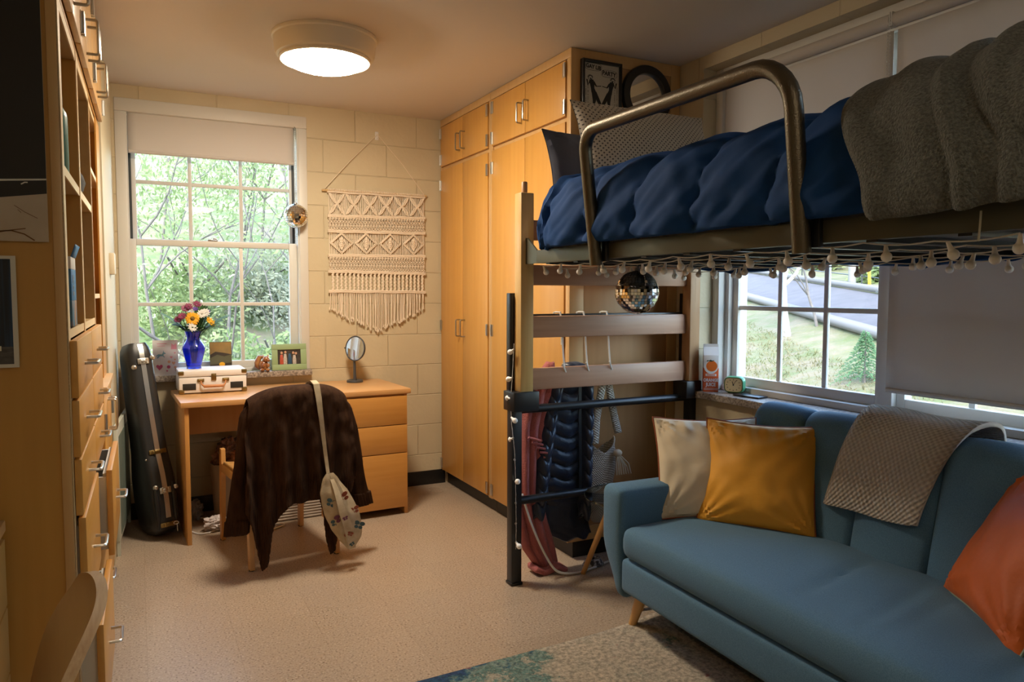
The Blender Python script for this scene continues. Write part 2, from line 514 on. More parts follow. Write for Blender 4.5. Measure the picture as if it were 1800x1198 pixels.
m_sofa = M('blue sofa weave', (.052, .131, .212), .85, var=(320, (.088, .19, .285), .2), bump=(500, .3, .0015), sheen=.08)
m_must = M('mustard velvet', (.74, .345, .025), .62, sheen=.06, bump=(22, .25, .008))
m_cream_p = M('cream velvet', (.66, .56, .40), .7, sheen=.1, bump=(22, .25, .008))
m_rust = M('rust velvet', (.52, .095, .002), .6, sheen=.05, bump=(22, .25, .008))
m_pipe = M('rust piping', (.25, .06, .015), .6)
m_gpipe = M('sage piping', (.20, .25, .19), .6)
m_leg = wood('beech leg', (.56, .30, .10), (.62, .36, .13), 'z', .35, .2)
m_mirror = M('mirror silver', (.92, .92, .92), .015, 1.)
m_brown = M('dark brown chenille', (.026, .011, .006), .9, var=(60, (.050, .024, .012), .2), bump=(240, .5, .003), spec=.15, stretch=(1, 1, .25))
m_pink = M('dusty pink terry', (.42, .125, .12), .95, bump=(160, .8, .006), sheen=.1)
m_puff = M('navy quilted nylon', (.012, .022, .05), .38, bump=(70, .35, .004), sheen=.1)
m_cotton = M('natural cotton cord', (.62, .52, .38), .95, bump=(420, .6, .002))
m_macr = M('macrame cotton', (.76, .65, .51), .95, bump=(420, .5, .002))
m_whiteplastic = M('white plastic', (.75, .73, .70), .35)
m_bulb = M('frosted globe', (.92, .91, .90), .35)
m_leather = M('tan leather', (.50, .21, .08), .45)
m_brass = M('aged brass', (.30, .21, .08), .35, 1.)
m_suit = M('white leatherette', (.76, .72, .69), .5, bump=(300, .3, .001))
m_dark = M('speaker cloth', (.02, .018, .015), .8)
m_cobalt = M('cobalt glass', (.015, .08, .95), .05, trans=.85, coat=.4)
m_case = M('black case shell', (.016, .016, .017), .38, bump=(300, .35, .001))
m_tile_m = M('mirror tile', (.9, .9, .9), .04, 1.)
m_tile_c = M('mirror ball core', (.12, .12, .12), .5)
m_rug = rug_mat()
# ================================================================ THE SETTING
YB, XR, XL, ZC, YF = 4.796, 2.532, -.75, 2.492, -1.35
MB().bx(XL - .2, XR + .35, YF - .1, YB + .35, -.1, 0).build('floor', m_floor, kind='structure')
MB().bx(XL - .2, XR + .35, YF - .1, YB + .35, ZC, ZC + .12).build('ceiling', m_ceil, kind='structure')
# back wall with its window opening
w = MB()
w.bx(XL - .2, -.085, YB, YB + .3, 0, ZC); w.bx(.978, XR + .3, YB, YB + .3, 0, ZC)
w.bx(-.085, .978, YB, YB + .3, 0, .80); w.bx(-.085, .978, YB, YB + .3, 2.418, ZC)
w.build('wall_back', m_block_b, kind='structure')
WY0, WY1, WZ0, WZ1 = .30, 2.915, .80, 2.430
w = MB()
w.bx(XR, XR + .22, YF, WY0, 0, ZC); w.bx(XR, XR + .22, WY1, YB, 0, ZC)
w.bx(XR, XR + .22, WY0, WY1, 0, WZ0); w.bx(XR, XR + .22, WY0, WY1, WZ1, ZC)
w.build('wall_right', m_block_r, kind='structure')
w = MB()
w.bx(XL - .2, XL, YF, YB, 0, ZC)
w.build('wall_left', m_plaster, kind='structure')
w = MB(); w.prism([(XL, 4.02), (-.128, 4.02), (-.101, YB), (XL, YB)], lambda a, b, t: V((a, b, t)), ZC)
w.build('wall_alcove', m_plaster, kind='structure')
MB().bx(XL - .2, XR + .3, YF - .1, YF, 0, ZC).build('wall_front', m_plaster, kind='structure')
MB().bx(-.098, 1.90, YB - .008, YB, 0, .098, .003).build('baseboard_back', m_base, kind='structure')
MB().bx(XR - .008, XR, YF, 3.0, 0, .098, .003).build('baseboard_right', m_base, kind='structure')

# ---- window in the back wall
W1 = bpy.data.objects.new('window_1', None); COL.objects.link(W1); W1.location = (.446, 4.9, .84); W1['kind'] = 'structure'
f = MB()
f.bx(-.085, .978, YB - .006, 4.99, 2.345, 2.418, .004)
f.bx(-.085, -.030, YB - .006, 4.99, .84, 2.345, .004)
f.bx(.925, .978, YB - .006, 4.99, .84, 2.345, .004)
f.bx(-.03, .925, 4.84, 4.99, .84, .862, .003)
f.bx(-.030, -.022, 4.80, 4.95, .86, 2.345); f.bx(.917, .925, 4.80, 4.95, .86, 2.345)
f.build('frame', m_trim, W1)
t = MB(); t.bx(-.022, -.008, 4.905, 4.94, 1.63, 2.345); t.bx(.903, .917, 4.905, 4.94, 1.63, 2.345)
t.build('track', m_track, W1)
MB().bx(-.085, .984, 4.748, 4.84, .803, .840, .006).build('sill', m_stone, W1)
def sash(nm, y, z0, z1, xs, zb, zt, root, zm):
    s = MB(); d = .034
    s.bx(xs[0], xs[1], y - d / 2, y + d / 2, z0, z1, .004); s.bx(xs[2], xs[3], y - d / 2, y + d / 2, z0, z1, .004)
    s.bx(xs[1], xs[2], y - d / 2, y + d / 2, z0, zb, .004); s.bx(xs[1], xs[2], y - d / 2, y + d / 2, zt, z1, .004)
    o = s.build(nm, m_trim, root)
    q = MB()
    x0, x1 = xs[1], xs[2]
    for k in (1, 2):
        xm = x0 + (x1 - x0) * k / 3
        q.bx(xm - .011, xm + .011, y - .009, y + .009, zb, zt, .003)
    q.bx(x0, x1, y - .0085, y + .0085, zm - .011, zm + .011, .003)
    q.build('muntin_grille', m_trim, o)
    g = MB(); g.bx(x0 - .003, x1 + .003, y - .002, y + .002, zb - .003, zt + .003)
    g.build('pane', m_pane, o)
    return o
sash('upper_sash', 4.925, 1.60, 2.345, (-.012, .016, .886, .91), 1.64, 2.31, W1, 1.972)
lo = sash('lower_sash', 4.868, .862, 1.634, (-.028, .009, .870, .924), .905, 1.598, W1, 1.254)
q = MB(); q.bx(.395, .45, 4.848, 4.88, 1.634, 1.643, .002); q.bx(.425, .445, 4.846, 4.876, 1.643, 1.653, .002)
q.build('sash_lock', m_dsteel, lo)

# ---- wide window in the right wall
W2 = bpy.data.objects.new('window_2', None); COL.objects.link(W2); W2.location = (2.7, 2.4, .84); W2['kind'] = 'structure'
f = MB()
f.bx(2.612, 2.78, 2.868, 2.915, .84, 2.43, .004)
f.bx(2.655, 2.78, 2.842, 2.868, .84, 2.43, .003)
f.bx(2.612, 2.78, WY0, 2.868, 2.385, 2.43, .004)
f.bx(2.640, 2.78, WY0, 2.868, .838, .868, .004)
f.bx(2.655, 2.78, 1.925, 1.990, .868, 2.385, .004)
f.bx(2.655, 2.78, 1.035, 1.085, .868, 2.385, .004)
f.bx(2.612, 2.78, WY0, .345, .84, 2.43, .004)
f.build('frame', m_white, W2)
MB().bx(2.488, 2.66, WY0, 2.915, .803, .838, .006).build('sill', m_stone, W2)
for (ya, yb) in ((1.990, 2.842), (1.085, 1.925), (.345, 1.035)):
    s = MB(); xx0, xx1 = 2.683, 2.717
    s.bx(xx0, xx1, yb - .036, yb, .868, 2.385, .003); s.bx(xx0, xx1, ya, ya + .032, .868, 2.385, .003)
    s.bx(xx0, xx1, ya + .032, yb - .036, .868, .912, .003); s.bx(xx0, xx1, ya + .032, yb - .036, 2.34, 2.385, .003)
    s.bx(xx0, xx1, ya + .032, yb - .036, 1.60, 1.64, .003)
    o = s.build('sash', m_white, W2)
    q = MB(); a, b = ya + .032, yb - .036
    for k in (1, 2):
        ym = a + (b - a) * k / 3
        q.bx(2.692, 2.708, ym - .012, ym + .012, .912, 2.34, .003)
    for zm in (1.254, 1.98):
        q.bx(2.6925, 2.7075, a, b, zm - .011, zm + .011, .003)
    q.build('muntin_grille', m_white, o)
    MB().bx(2.698, 2.702, a - .003, b + .003, .909, 2.343).build('pane', m_pane, o)

# ---------------------------------------------------------------- roller shades
def roller(name, label, p0, p1, z, rad, drop, off, hem, bead=None):
    """tube from p0 to p1 (xy) at height z; cloth falls at offset off"""
    r = T(name, label, 'window shade', ((p0[0] + p1[0]) / 2, (p0[1] + p1[1]) / 2, z))
    MB().tube([(p0[0], p0[1], z), (p1[0], p1[1], z)], rad, 20).build('roller_tube', m_shade, r)
    dx, dy = p1[0] - p0[0], p1[1] - p0[1]; L = sqrt(dx * dx + dy * dy); nx, ny = -dy / L * off, dx / L * off
    def fn(u, v):
        k = .003 * sin(u * 9) * v
        return V((lerp(p0[0], p1[0], u) + nx * (1 + k), lerp(p0[1], p1[1], u) + ny * (1 + k), lerp(z, drop, v)))
    s = MB(); s.grid(fn, 20, 12)
    s.build('shade_cloth', m_shade, r, mods=[('SOLIDIFY', {'thickness': .0015})])
    MB().tube([fn(0.003, 1) + V((0, 0, .012)), fn(.997, 1) + V((0, 0, .012))], .008, 10).build('hem_bar', m_shade, r)
    e = MB()
    for p, sg in ((p0, -1), (p1, 1)):
        c = V((p[0] + dx / L * .004 * sg, p[1] + dy / L * .004 * sg, z))
        e.box(c, (.05 if abs(dx) < abs(dy) else .006, .006 if abs(dx) < abs(dy) else .05, .055), .002)
    e.build('bracket', m_white, r)
    if bead:
        b = MB()
        n = int((z - bead[2]) / .012)
        for k in range(n):
            for sx in (0, 1):
                b.ball((bead[0] + .012 * sx * bead[3], bead[1] + .012 * sx * (1 - bead[3]), z - .012 * k), .0028, 6)
        b.build('bead_chain', m_whiteplastic, r)
    return r
roller('roller_shade', 'beige roller shade pulled a quarter down the back window', (-.020, 4.835), (.905, 4.835), 2.375, .026, 2.118, -.012 / .012 * .012, 0, (.912, 4.815, 1.60, 1))
roller('roller_shade', 'beige roller shade behind the upper bunk near the wardrobe, ending behind the bed', (2.622, 2.905), (2.622, 1.952), 2.372, .027, 1.62, .012, 0, (2.60, 1.944, 1.70, 0))
roller('roller_shade', 'beige roller shade lowered nearly to the sill above the sofa', (2.622, 1.936), (2.622, 1.00), 2.372, .027, .938, .012, 0)
MB().bx(2.632, 2.66, WY0 + .05, 2.86, 2.335, 2.42, .003).build('trim_1', m_white, kind='structure')

# ================================================================ WARDROBES
def wardrobe(label, y0, y1, near):
    r = T('wardrobe', label, 'wardrobe', (2.2, (y0 + y1) / 2, 0), 0, 'built-in wardrobes along the right wall')
    xf = 1.892
    b = MB()
    b.bx(xf, 2.53, y0, y1, .09, 2.492, .002)
    b.build('body', m_wside, r)
    k = MB(); k.bx(xf + .028, 2.5, y0 + (.02 if near else 0), y1, 0, .09); k.build('toe_kick', m_base, r)
    fr = MB()
    fr.bx(xf - .018, xf, y0, y1, 2.446, 2.490, .002)
    fr.bx(xf - .006, xf, y0, y1, .09, 2.446)
    if near:
        fr.bx(xf - .018, xf, y0, y0 + .03, .09, 2.446, .002)
    fr.bx(xf - .016, xf, y1 - .028 if near else y1 - .012, y1, .09, 2.446, .002)
    if not near: fr.bx(xf - .016, xf, y0, y0 + .022, .09, 2.446, .002)
    fr.build('face_frame', m_maple_e, r)
    if near:
        sp = MB()
        sp.bx(xf - .018, 1.955, y0 - .008, y0, .09, 2.49, .002); sp.bx(2.47, 2.53, y0 - .008, y0, .09, 2.49, .002)
        sp.bx(1.955, 2.47, y0 - .008, y0, 2.43, 2.49, .002); sp.bx(1.955, 2.47, y0 - .008, y0, .09, .16, .002)
        sp.build('side_frame', m_maple_e, r)
    a = y0 + (.036 if near else .026); c = y1 - (.032 if near else .014); mid = (a + c) / 2
    for (da, dc, hs) in ((a, mid - .0015, 1), (mid + .0015, c, -1)):
        for (z0, z1, hz) in ((.10, 2.150, 1.10), (2.176, 2.440, 2.285)):
            d = MB(); d.bx(xf - .024, xf - .006, da, dc, z0, z1, .003)
            do = d.build('door', m_maple, r)
            hy = dc - .035 if hs > 0 else da + .035
            d_handle(MB(), (xf - .024, hy, hz), (-1, 0, 0), (0, 0, 1), .105, .032).build('handle', m_dsteel, do)
            he = da if hs > 0 else dc
            zs = (z0 + .045, z1 - .045) if z0 > 1 else (z0 + .05, (z0 + z1) / 2 - .02, z1 - .10)
            for zz in zs:
                h = MB(); h.tube([(xf - .028, he, zz - .034), (xf - .028, he, zz + .034)], .006, 8)
                sgn = 1 if hs > 0 else -1
                h.bx(xf - .0265, xf - .0235, min(he, he + sgn * .022), max(he, he + sgn * .022), zz - .034, zz + .034)
                h.build('hinge', m_steel, do)
    return r
wardrobe('maple built-in wardrobe with four doors, in the far corner beside the hanging macrame', 3.998, YB - .004, False)
wardrobe('maple built-in wardrobe with four doors, standing behind the loft bed', 3.10, 3.996, True)

# ================================================================ LEFT BUILT-INS
LA = -RAD(.7)
LB = MX.Translation((-.166, 0, 0)) @ MX.Rotation(LA, 4, 'Z')
def LT(name, label, cat, ly, group=None):
    p = LB @ V((-.3, ly, 0))
    return T(name, label, cat, p, LA, group)
def lbuild(mb, *a, **k):
    bmesh.ops.transform(mb.bm, matrix=LB, verts=mb.bm.verts)
    return mb.build(*a, **k)
ZS = (.150, .444, .739, .893, 1.048, 1.203)
def drawer_unit(label, y0, y1, near, opens):
    r = LT('drawer_cabinet', label, 'cabinet', (y0 + y1) / 2, 'built-in drawer cabinets along the left wall')
    b = MB(); D = -.575
    b.bx(D, -.022, y0, y1, 0, .12) if False else None
    b.bx(D, -.02, y0, y0 + .018, .0, 2.072); b.bx(D, -.02, y1 - .018, y1, .0, 2.072)
    b.bx(D, D + .012, y0 + .018, y1 - .018, .09, 2.072)
    lbuild(b, 'carcass', m_side if near else m_inside, r)
    s = MB()
    for z in (1.205, 1.632, 2.052):
        s = MB(); s.bx(D + .012, -.024, y0 + .018, y1 - .018, z, z + .018); lbuild(s, 'shelf', m_inside, r)
    e = MB()
    for z0, z1 in ((1.203, 1.226), (1.630, 1.655), (2.050, 2.082)):
        e = MB(); e.bx(-.024, -.02, y0 + .018, y1 - .018, z0, z1); lbuild(e, 'shelf_edge', m_edge_lt, r)
    st = MB(); st.bx(-.022, -.018, y0, y0 + (.05 if near else .02), .10, 2.082); st.bx(-.022, -.018, y1 - .014, y1, .10, 2.082)
    lbuild(st, 'stile', m_edge_lt, r)
    if near:
        p = MB(); p.bx(-.044, -.022, y0 - .004, y0, 0, 2.082, .001)
        lbuild(p, 'stile_edge', m_maple_e, r)
    tk = MB(); tk.bx(D, -.06, y0 + .018, y1 - .018, 0, .10); lbuild(tk, 'toe_kick', m_base, r)
    a, c = y0 + .006, y1 - .006
    for i in range(5):
        z0, z1 = ZS[i], ZS[i + 1]; op = opens[i]
        d = MB(); d.bx(-.018 + op, 0 + op, a, c, z0 + .003, z1 - .003, .003)
        do = lbuild(d, 'drawer_front', m_maple_h, r)
        if op > .004:
            q = MB()
            q.bx(-.5 + op, -.018 + op, a + .022, a + .034, z0 + .02, z1 - .03); q.bx(-.5 + op, -.018 + op, c - .034, c - .022, z0 + .02, z1 - .03)
            q.bx(-.03 + op, -.018 + op, a + .034, c - .034, z0 + .02, z1 - .02); q.bx(-.5 + op, -.018 + op, a + .034, c - .034, z0 + .02, z0 + .03)
            lbuild(q, 'drawer_box', m_white, do)
        hz = z0 + (.075 if i > 1 else .145)
        h = d_handle(MB(), (op, (a + c) / 2, hz), (1, 0, 0), (0, 1, 0), .105, .032)
        lbuild(h, 'handle', m_steel, do)
    return r
drawer_unit('maple built-in with open cubbies over five drawers, teal bottle on its shelf', 2.205, 2.765, True, (.038, .006, .001, 0, 0))
drawer_unit('maple built-in with open cubbies over five drawers, in front of the far shelf bay', 2.767, 3.322, False, (0, .045, 0, 0, 0))
# far bay: shelves over a low two-door cupboard
r = LT('shelf_cabinet', 'maple built-in with shelves over a two-door cupboard, farthest along left wall', 'cabinet', 3.63)
b = MB(); D = -.575
b.bx(D, -.02, 3.324, 3.342, 0, 2.072); b.bx(D, -.02, 3.93, 3.948, 0, 2.072); b.bx(D, D + .012, 3.342, 3.93, .09, 2.072)
b.bx(-.022, -.016, 3.72, 3.948, .94, 2.082)
lbuild(b, 'carcass', m_maple, r)
s = MB()
for z in (1.30, 1.80, 2.052):
    s = MB(); s.bx(D + .012, -.022, 3.342, 3.93, z, z + .018); lbuild(s, 'shelf', m_edge_lt, r)
s = MB(); s.bx(D + .012, .012, 3.342, 3.93, .925, .948, .002); lbuild(s, 'counter', m_maple_e, r)
tk = MB(); tk.bx(D, -.06, 3.342, 3.93, 0, .10); lbuild(tk, 'toe_kick', m_base, r)
for (a, c, hs) in ((3.345, 3.636, 1), (3.639, 3.93, -1)):
    d = MB(); d.bx(-.018, 0, a, c, .11, .92, .003); do = lbuild(d, 'door', m_maple, r)
    hy = c - .03 if hs > 0 else a + .03
    lbuild(d_handle(MB(), (0, hy, .80), (1, 0, 0), (0, 0, 1), .13, .032), 'handle', m_steel, do)
    he = a if hs > 0 else c
    h = MB(); h.tube([(.004, he, .76), (.004, he, .84)], .006, 8); h.bx(-.001, .002, min(he, he + hs * .022), max(he, he + hs * .022), .765, .835)
    lbuild(h, 'hinge', m_dsteel, do)
# overhead cupboards
OB = ((1.60, 2.160), (2.165, 2.738), (2.742, 3.318), (3.322, 3.945))
for i, (y0, y1) in enumerate(OB):
    lab = ('maple overhead cupboard nearest the camera at ceiling, above the dark poster', 'maple overhead cupboard above the near cubby with the teal bottle',
           'maple overhead cupboard above the second cubby from the front', 'maple overhead cupboard at ceiling nearest the back window')[i]
    if i == 0: continue
    r = LT('overhead_cupboard', lab, 'cupboard', (y0 + y1) / 2, 'overhead cupboards along the left wall')
    b = MB(); b.bx(-.575, -.02, y0 + .001, y1 - .001, 2.086, 2.485); lbuild(b, 'carcass', m_side, r)
    mid = (y0 + y1) / 2 - (.0 if i < 3 else .06)
    for (a, c, hs) in ((y0 + .004, mid - .002, 1), (mid + .002, y1 - .004, -1)):
        d = MB(); d.bx(-.018, 0, a, c, 2.102, 2.47, .003); do = lbuild(d, 'door', m_maple_e, r)
        hy = c - .04 if hs > 0 else a + .04
        lbuild(d_handle(MB(), (0, hy, 2.20), (1, 0, 0), (0, 0, 1), .115, .036, .005), 'handle', m_dsteel, do)
        he = a + .006 if hs > 0 else c - .006
        for zz in (2.165, 2.41):
            h = MB(); h.tube([(.006, he, zz - .034), (.006, he, zz + .034)], .0065, 8)
            h.bx(-.001, .003, min(he, he + hs * .02), max(he, he + hs * .02), zz - .032, zz + .032)
            lbuild(h, 'hinge', m_steel, do)

# ---- posters pinned to the end panel
PY = 2.198
r = T('poster', 'large poster, black above and cream below, on the maple end panel', 'poster', (-.45, PY, 1.45))
m_ink = M('poster black', (.010, .008, .007), .5); m_paper = M('poster cream', (.52, .44, .34), .7, var=(9, (.46, .37, .27), .2)); m_wline = M('poster white', (.62, .60, .52), .7)
m_stroke = M('poster brown stroke', (.16, .07, .015), .7)
b = MB(); b.bx(-.72, -.192, PY - .002, PY, 1.45, 2.36); b.build('sheet', m_paper, r)
def band(z0a, z0b, z1a, z1b, dz):
    q = MB(); q.prism([(-.719, z0a), (-.1925, z0b), (-.1925, z1b), (-.719, z1a)], lambda a, c, t: V((a, PY - .002 - t, c)), dz); return q
band(1.492, 1.570, 2.358, 2.358, .0004).build('black_field', m_ink, r)
band(1.560, 1.603, 1.568, 1.607, .0008).build('white_line', m_wline, r)
q = MB()
for (p, w0) in (([(-.30, 1.470), (-.275, 1.476), (-.24, 1.482)], .0022), ([(-.30, 1.473), (-.27, 1.476), (-.243, 1.468), (-.222, 1.453)], .003), ([(-.262, 1.538), (-.24, 1.522), (-.214, 1.508)], .0012), ([(-.255, 1.528), (-.248, 1.52)], .001)):
    q.ribbon([(a, PY - .0026, c) for a, c in p], w0, .0006, (0, 0, 1))
q.build('brush_stroke', m_stroke, r)
q = MB(); q.ribbon([(-.246, PY - .0030, 1.590), (-.238, PY - .0030, 1.595), (-.232, PY - .003, 1.595)], .003, .0006, (0, 0, 1)); q.build('scratch', m_wline, r)
r = T('poster', 'white-bordered photo poster of blue curtains, low on the maple end panel', 'poster', (-.44, PY, 1.14))
rot = MX.Rotation(RAD(0), 3, 'Y')
m_curt = M('blue curtain print', (.004, .010, .022), .45, var=(5, (.015, .07, .16), .12), stretch=(9, 1, .25))
m_gprint = M('grey ground print', (.025, .022, .024), .45, var=(30, (.10, .095, .09), .2), stretch=(1, 1, 2.5))
b = MB(); b.bx(-.63, -.264, PY - .002, PY, 1.138, 1.414); b.build('paper_border', m_wline, r)
b = MB(); b.bx(-.62, -.275, PY - .0026, PY - .002, 1.190, 1.406); b.build('curtain_print', m_curt, r)
b = MB(); b.bx(-.62, -.275, PY - .0026, PY - .002, 1.147, 1.190); b.build('ground_print', m_gprint, r)
b = MB(); b.soft((-.325, PY - .003, 1.186), (.05, .001, .012), .004, 2); b.build('pale_figure', m_wline, r)

# ---- things in the cubbies
def lp(x, y, z): return LB @ V((x, y, z))
r = T('water_bottle', 'teal steel water bottle with black cap standing in the cubby', 'water bottle', lp(-.060, 2.47, 1.65))
m_teal = M('teal enamel', (.015, .19, .18), .35, bump=(400, .15, .0005))
MB().lathe([(0, 0), (.034, 0), (.036, .004), (.036, .165), (.034, .178), (.026, .192), (.024, .196), (0, .196)], 28).build('body', m_teal, r, False)
MB().lathe([(0, .196), (.022, .196), (.025, .200), (.025, .222), (.022, .228), (0, .228)], 24).build('cap', m_black, r, False)
r = T('carton_box', 'blue and white cardboard box in the lower cubby', 'box', lp(-.077, 2.52, 1.226), LA)
m_bl = M('box blue', (.01, .16, .42), .5); m_bw = M('box white', (.62, .62, .62), .5); m_bk = M('box brown swirl', (.28, .17, .12), .6, var=(14, (.05, .16, .28), .06))
MB().bx(-.05, .05, -.075, .075, 0, .075, .001).build('lower_panel', m_bk, r, False)
MB().bx(-.05, .05, -.075, .075, .075, .165, .001).build('blue_panel', m_bl, r, False)
MB().bx(-.05, .05, -.075, .075, .165, .20, .001).build('white_panel', m_bw, r, False)
q = MB(); q.grid(lambda u, v: V((.05 + .012 * v, lerp(-.075, .075, u), .20 + .035 * v)), 2, 3); q.build('open_flap', m_bl, r, False, mods=[('SOLIDIFY', {'thickness': .0012})])
RX = MX.Rotation(pi / 2, 3, 'X')
RTX = MX.Rotation(pi / 2, 3, 'Z') @ RX     # text facing +x
for s_, z_ in (('p', .143), ('o', .115), ('rs', .097)):
    text_mesh(s_, .034 if s_ == 'p' else .024, 'lettering', m_bw, r, (.0508, -.02, z_), RTX)
    text_mesh(s_, .034 if s_ == 'p' else .024, 'lettering', m_bw, r, (.03, -.0758, z_), RX)
r = MB(); r.soft((0, 0, .05), (.10, .20, .10), .05, 3, lambda p: V((0, 0, .25 * p.y * (p.y > 0))) * .3)
o = r.build('cloth_pouch', M('charcoal cloth', (.035, .037, .042), .85, bump=(60, .4, .004))); o.location = lp(-.070, 3.0, 1.654); o.rotation_euler = (0, 0, LA)
tag(o, 'dark grey pouch slumped in the second cubby from the front', 'pouch')

# ---- cream thermostat box and the convector on the left return wall
o = MB().bx(-.012, .018, -.045, .045, -.055, .055, .006).build('thermostat', M('cream plastic', (.62, .54, .40), .45)); o.location = (-.110, 4.35, 1.47); o.rotation_euler = (0, 0, -RAD(2.2))
tag(o, 'cream thermostat box on the left return wall beside the back window', 'thermostat')
r = T('convector', 'pale enamelled radiator cover low on left wall behind instrument case', 'radiator', (-.104, 4.145, 0), -RAD(3.9))
m_rad = M('radiator enamel', (.55, .57, .50), .45)
b = MB(); b.bx(-.018, .001, 0, .64, .075, .66, .004); b.build('cover', m_rad, r, False)
b = MB()
for k in range(14): b.bx(.001, .003, .05 + k * .04, .078 + k * .04, .10, .60)
b.build('grille', M('radiator slots', (.16, .20, .17), .6), r, False)
for ya in (.004, .604):
    b = MB(); b.bx(-.016, -.001, ya, ya + .026, 0, .075); b.build('foot', m_rad, r, False)
# ================================================================ CEILING LAMP
LX, LY = .806, 3.505
r = T('ceiling_light', 'round flush-mount ceiling light with glowing frosted dome', 'ceiling light', (LX, LY, ZC))
MB().lathe([(0, 0), (.236, 0), (.238, -.006), (.236, -.014), (.230, -.018), (.224, -.075), (.217, -.090), (.205, -.096), (.190, -.094), (.188, -.08), (0, -.08)], 64).build('base', m_lampbase, r, False)
MB().lathe([(.206, -.094), (.207, -.104), (.200, -.110), (.188, -.106), (.186, -.094)], 64).build('trim_ring', m_lampbase, r, False)
prof = [(.187, -.098)] + [(.187 * cos(a), -.098 - .054 * sin(a)) for a in [k * pi / 2 / 10 for k in range(1, 10)]] + [(0, -.152)]
MB().lathe(prof, 64).build('diffuser', emit('lamp glow', (1.0, .85, .65), LAMP), r, False)

# ================================================================ MACRAME
r = T('macrame_hanging', 'cream macrame wall hanging with tasselled fringe on the back wall', 'wall hanging', (1.43, YB, 1.97))
YM = YB - .016
MB().tube([(1.066, YM, 1.972), (1.765, YM, 1.976)], .0075, 10).build('dowel', wood('dowel', (.50, .33, .15), (.58, .40, .2), 'x'), r)
MB().tube([(1.083, YM - .006, 1.984), (1.25, YM - .002, 2.17), (1.428, YM - .004, 2.352), (1.60, YM - .002, 2.17), (1.745, YM - .006, 1.986)], .0022, 6).build('hanging_cord', m_macr, r)
X0, X1 = 1.104, 1.750
def bz(x): return (x - X0) / (X1 - X0)
b = MB()
def cord(pts, rr=.0036, n=5): b.tube(pts, rr, n)
BANDS = [(1.966, 1.968), (1.816, 1.830), (1.720, 1.728), (1.566, 1.574), (1.466, 1.458), (1.338, 1.334)]
for k, (za, zb) in enumerate(BANDS):
    for dz in ((0, -.009) if k else (-.004,)):
        cord([(lerp(X0 - .006, X1 + .004, u), YM - .006 + .002 * sin(u * 40), lerp(za, zb, u) + dz + .0015 * sin(u * 19 + k)) for u in [i / 24 for i in range(25)]], .0058, 6)
def zat(k, u): return lerp(*BANDS[k], u)
# larks-head knots along the dowel
for i in range(66):
    u = (i + .5) / 66; x = lerp(X0, X1, u)
    cord([(x, YM - .006, 1.966), (x, YM - .0105, 1.974), (x, YM - .004, 1.984), (x, YM + .004, 1.975)], .0032, 4)
# background vertical cords for rows 0 and 2
for (ka, kb) in ((0, 1), (2, 3)):
    for i in range(60):
        u = (i + .5) / 60; x = lerp(X0, X1, u)
        cord([(x, YM + .002, zat(ka, u)), (x + .003 * sin(i), YM + .003, (zat(ka, u) + zat(kb, u)) / 2), (x, YM + .002, zat(kb, u))], .0036, 4)
# row 0: six crossed stars with doubled diagonals
for c in range(6):
    ua, ub = c / 6, (c + 1) / 6
    for j in range(3):
        o_ = j * .0105
        for sgn in (1, -1):
            pa, pb = (ua, ub) if sgn > 0 else (ub, ua)
            xa, xb = lerp(X0, X1, pa) + sgn * .004, lerp(X0, X1, pb) - sgn * .004
            um = (pa + pb) / 2
            # leaf shaped arms
            zt, zb_ = zat(0, um) - .012, zat(1, um) + .008
            bow = (j - 1) * .016
            cord([(lerp(xa, xb, t), YM - .006 - .003 * sin(pi * t), lerp(zt, zb_, t) + bow * sin(2 * pi * t) * .9) for t in [q / 8 for q in range(9)]], .0042, 5)
# rows 1 and 3: alternating net
for (ka, kb) in ((1, 2), (3, 4)):
    N = 34
    for i in range(N):
        for ph in (0, 1):
            pts = []
            for q in range(9):
                u = (i + .5 + (.5 if (q + ph) % 2 else -.5) * .8) / N
                pts.append((lerp(X0, X1, max(0, min(1, u))), YM - .004 + (.003 if ph else -.003), lerp(zat(ka, u) - .008, zat(kb, u) + .004, q / 8)))
            cord(pts, .0037, 4)
    for q in (1, 3, 5, 7):
        for i in range(N):
            u = (i + (.5 if q % 4 == 1 else 1.)) / N
            if u < 1: b.ball((lerp(X0, X1, u), YM - .007, lerp(zat(ka, u) - .008, zat(kb, u) + .004, q / 8)), .0058, 6, (.8, .7, 1.2))
# row 2: four diamonds
for c in range(4):
    ua, ub = c / 4 + .012, (c + 1) / 4 - .012; um = (ua + ub) / 2
    for j in range(2):
        k = 1 - .13 * j
        zt, zb_ = zat(2, um) - .012, zat(3, um) + .008; zm = (zt + zb_) / 2; hh = (zt - zb_) / 2 * k; hw = (ub - ua) / 2 * k
        cord([(lerp(X0, X1, um - hw), YM - .007, zm), (lerp(X0, X1, um), YM - .009, zm + hh), (lerp(X0, X1, um + hw), YM - .007, zm), (lerp(X0, X1, um), YM - .009, zm - hh), (lerp(X0, X1, um - hw), YM - .007, zm)], .0046, 5)
    for q in range(4):
        b.ball((lerp(X0, X1, um), YM - .008, (zat(2, um) + zat(3, um)) / 2 + (q - 1.5) * .013), .010, 7, (.9, .5, .8))
    for q in range(5):
        u = um + (q - 2) * .018
        cord([(lerp(X0, X1, um), YM - .008, zat(2, um) - .035), (lerp(X0, X1, u), YM - .006, (zat(2, um) + zat(3, um)) / 2), (lerp(X0, X1, um), YM - .008, zat(3, um) + .03)], .003, 4)
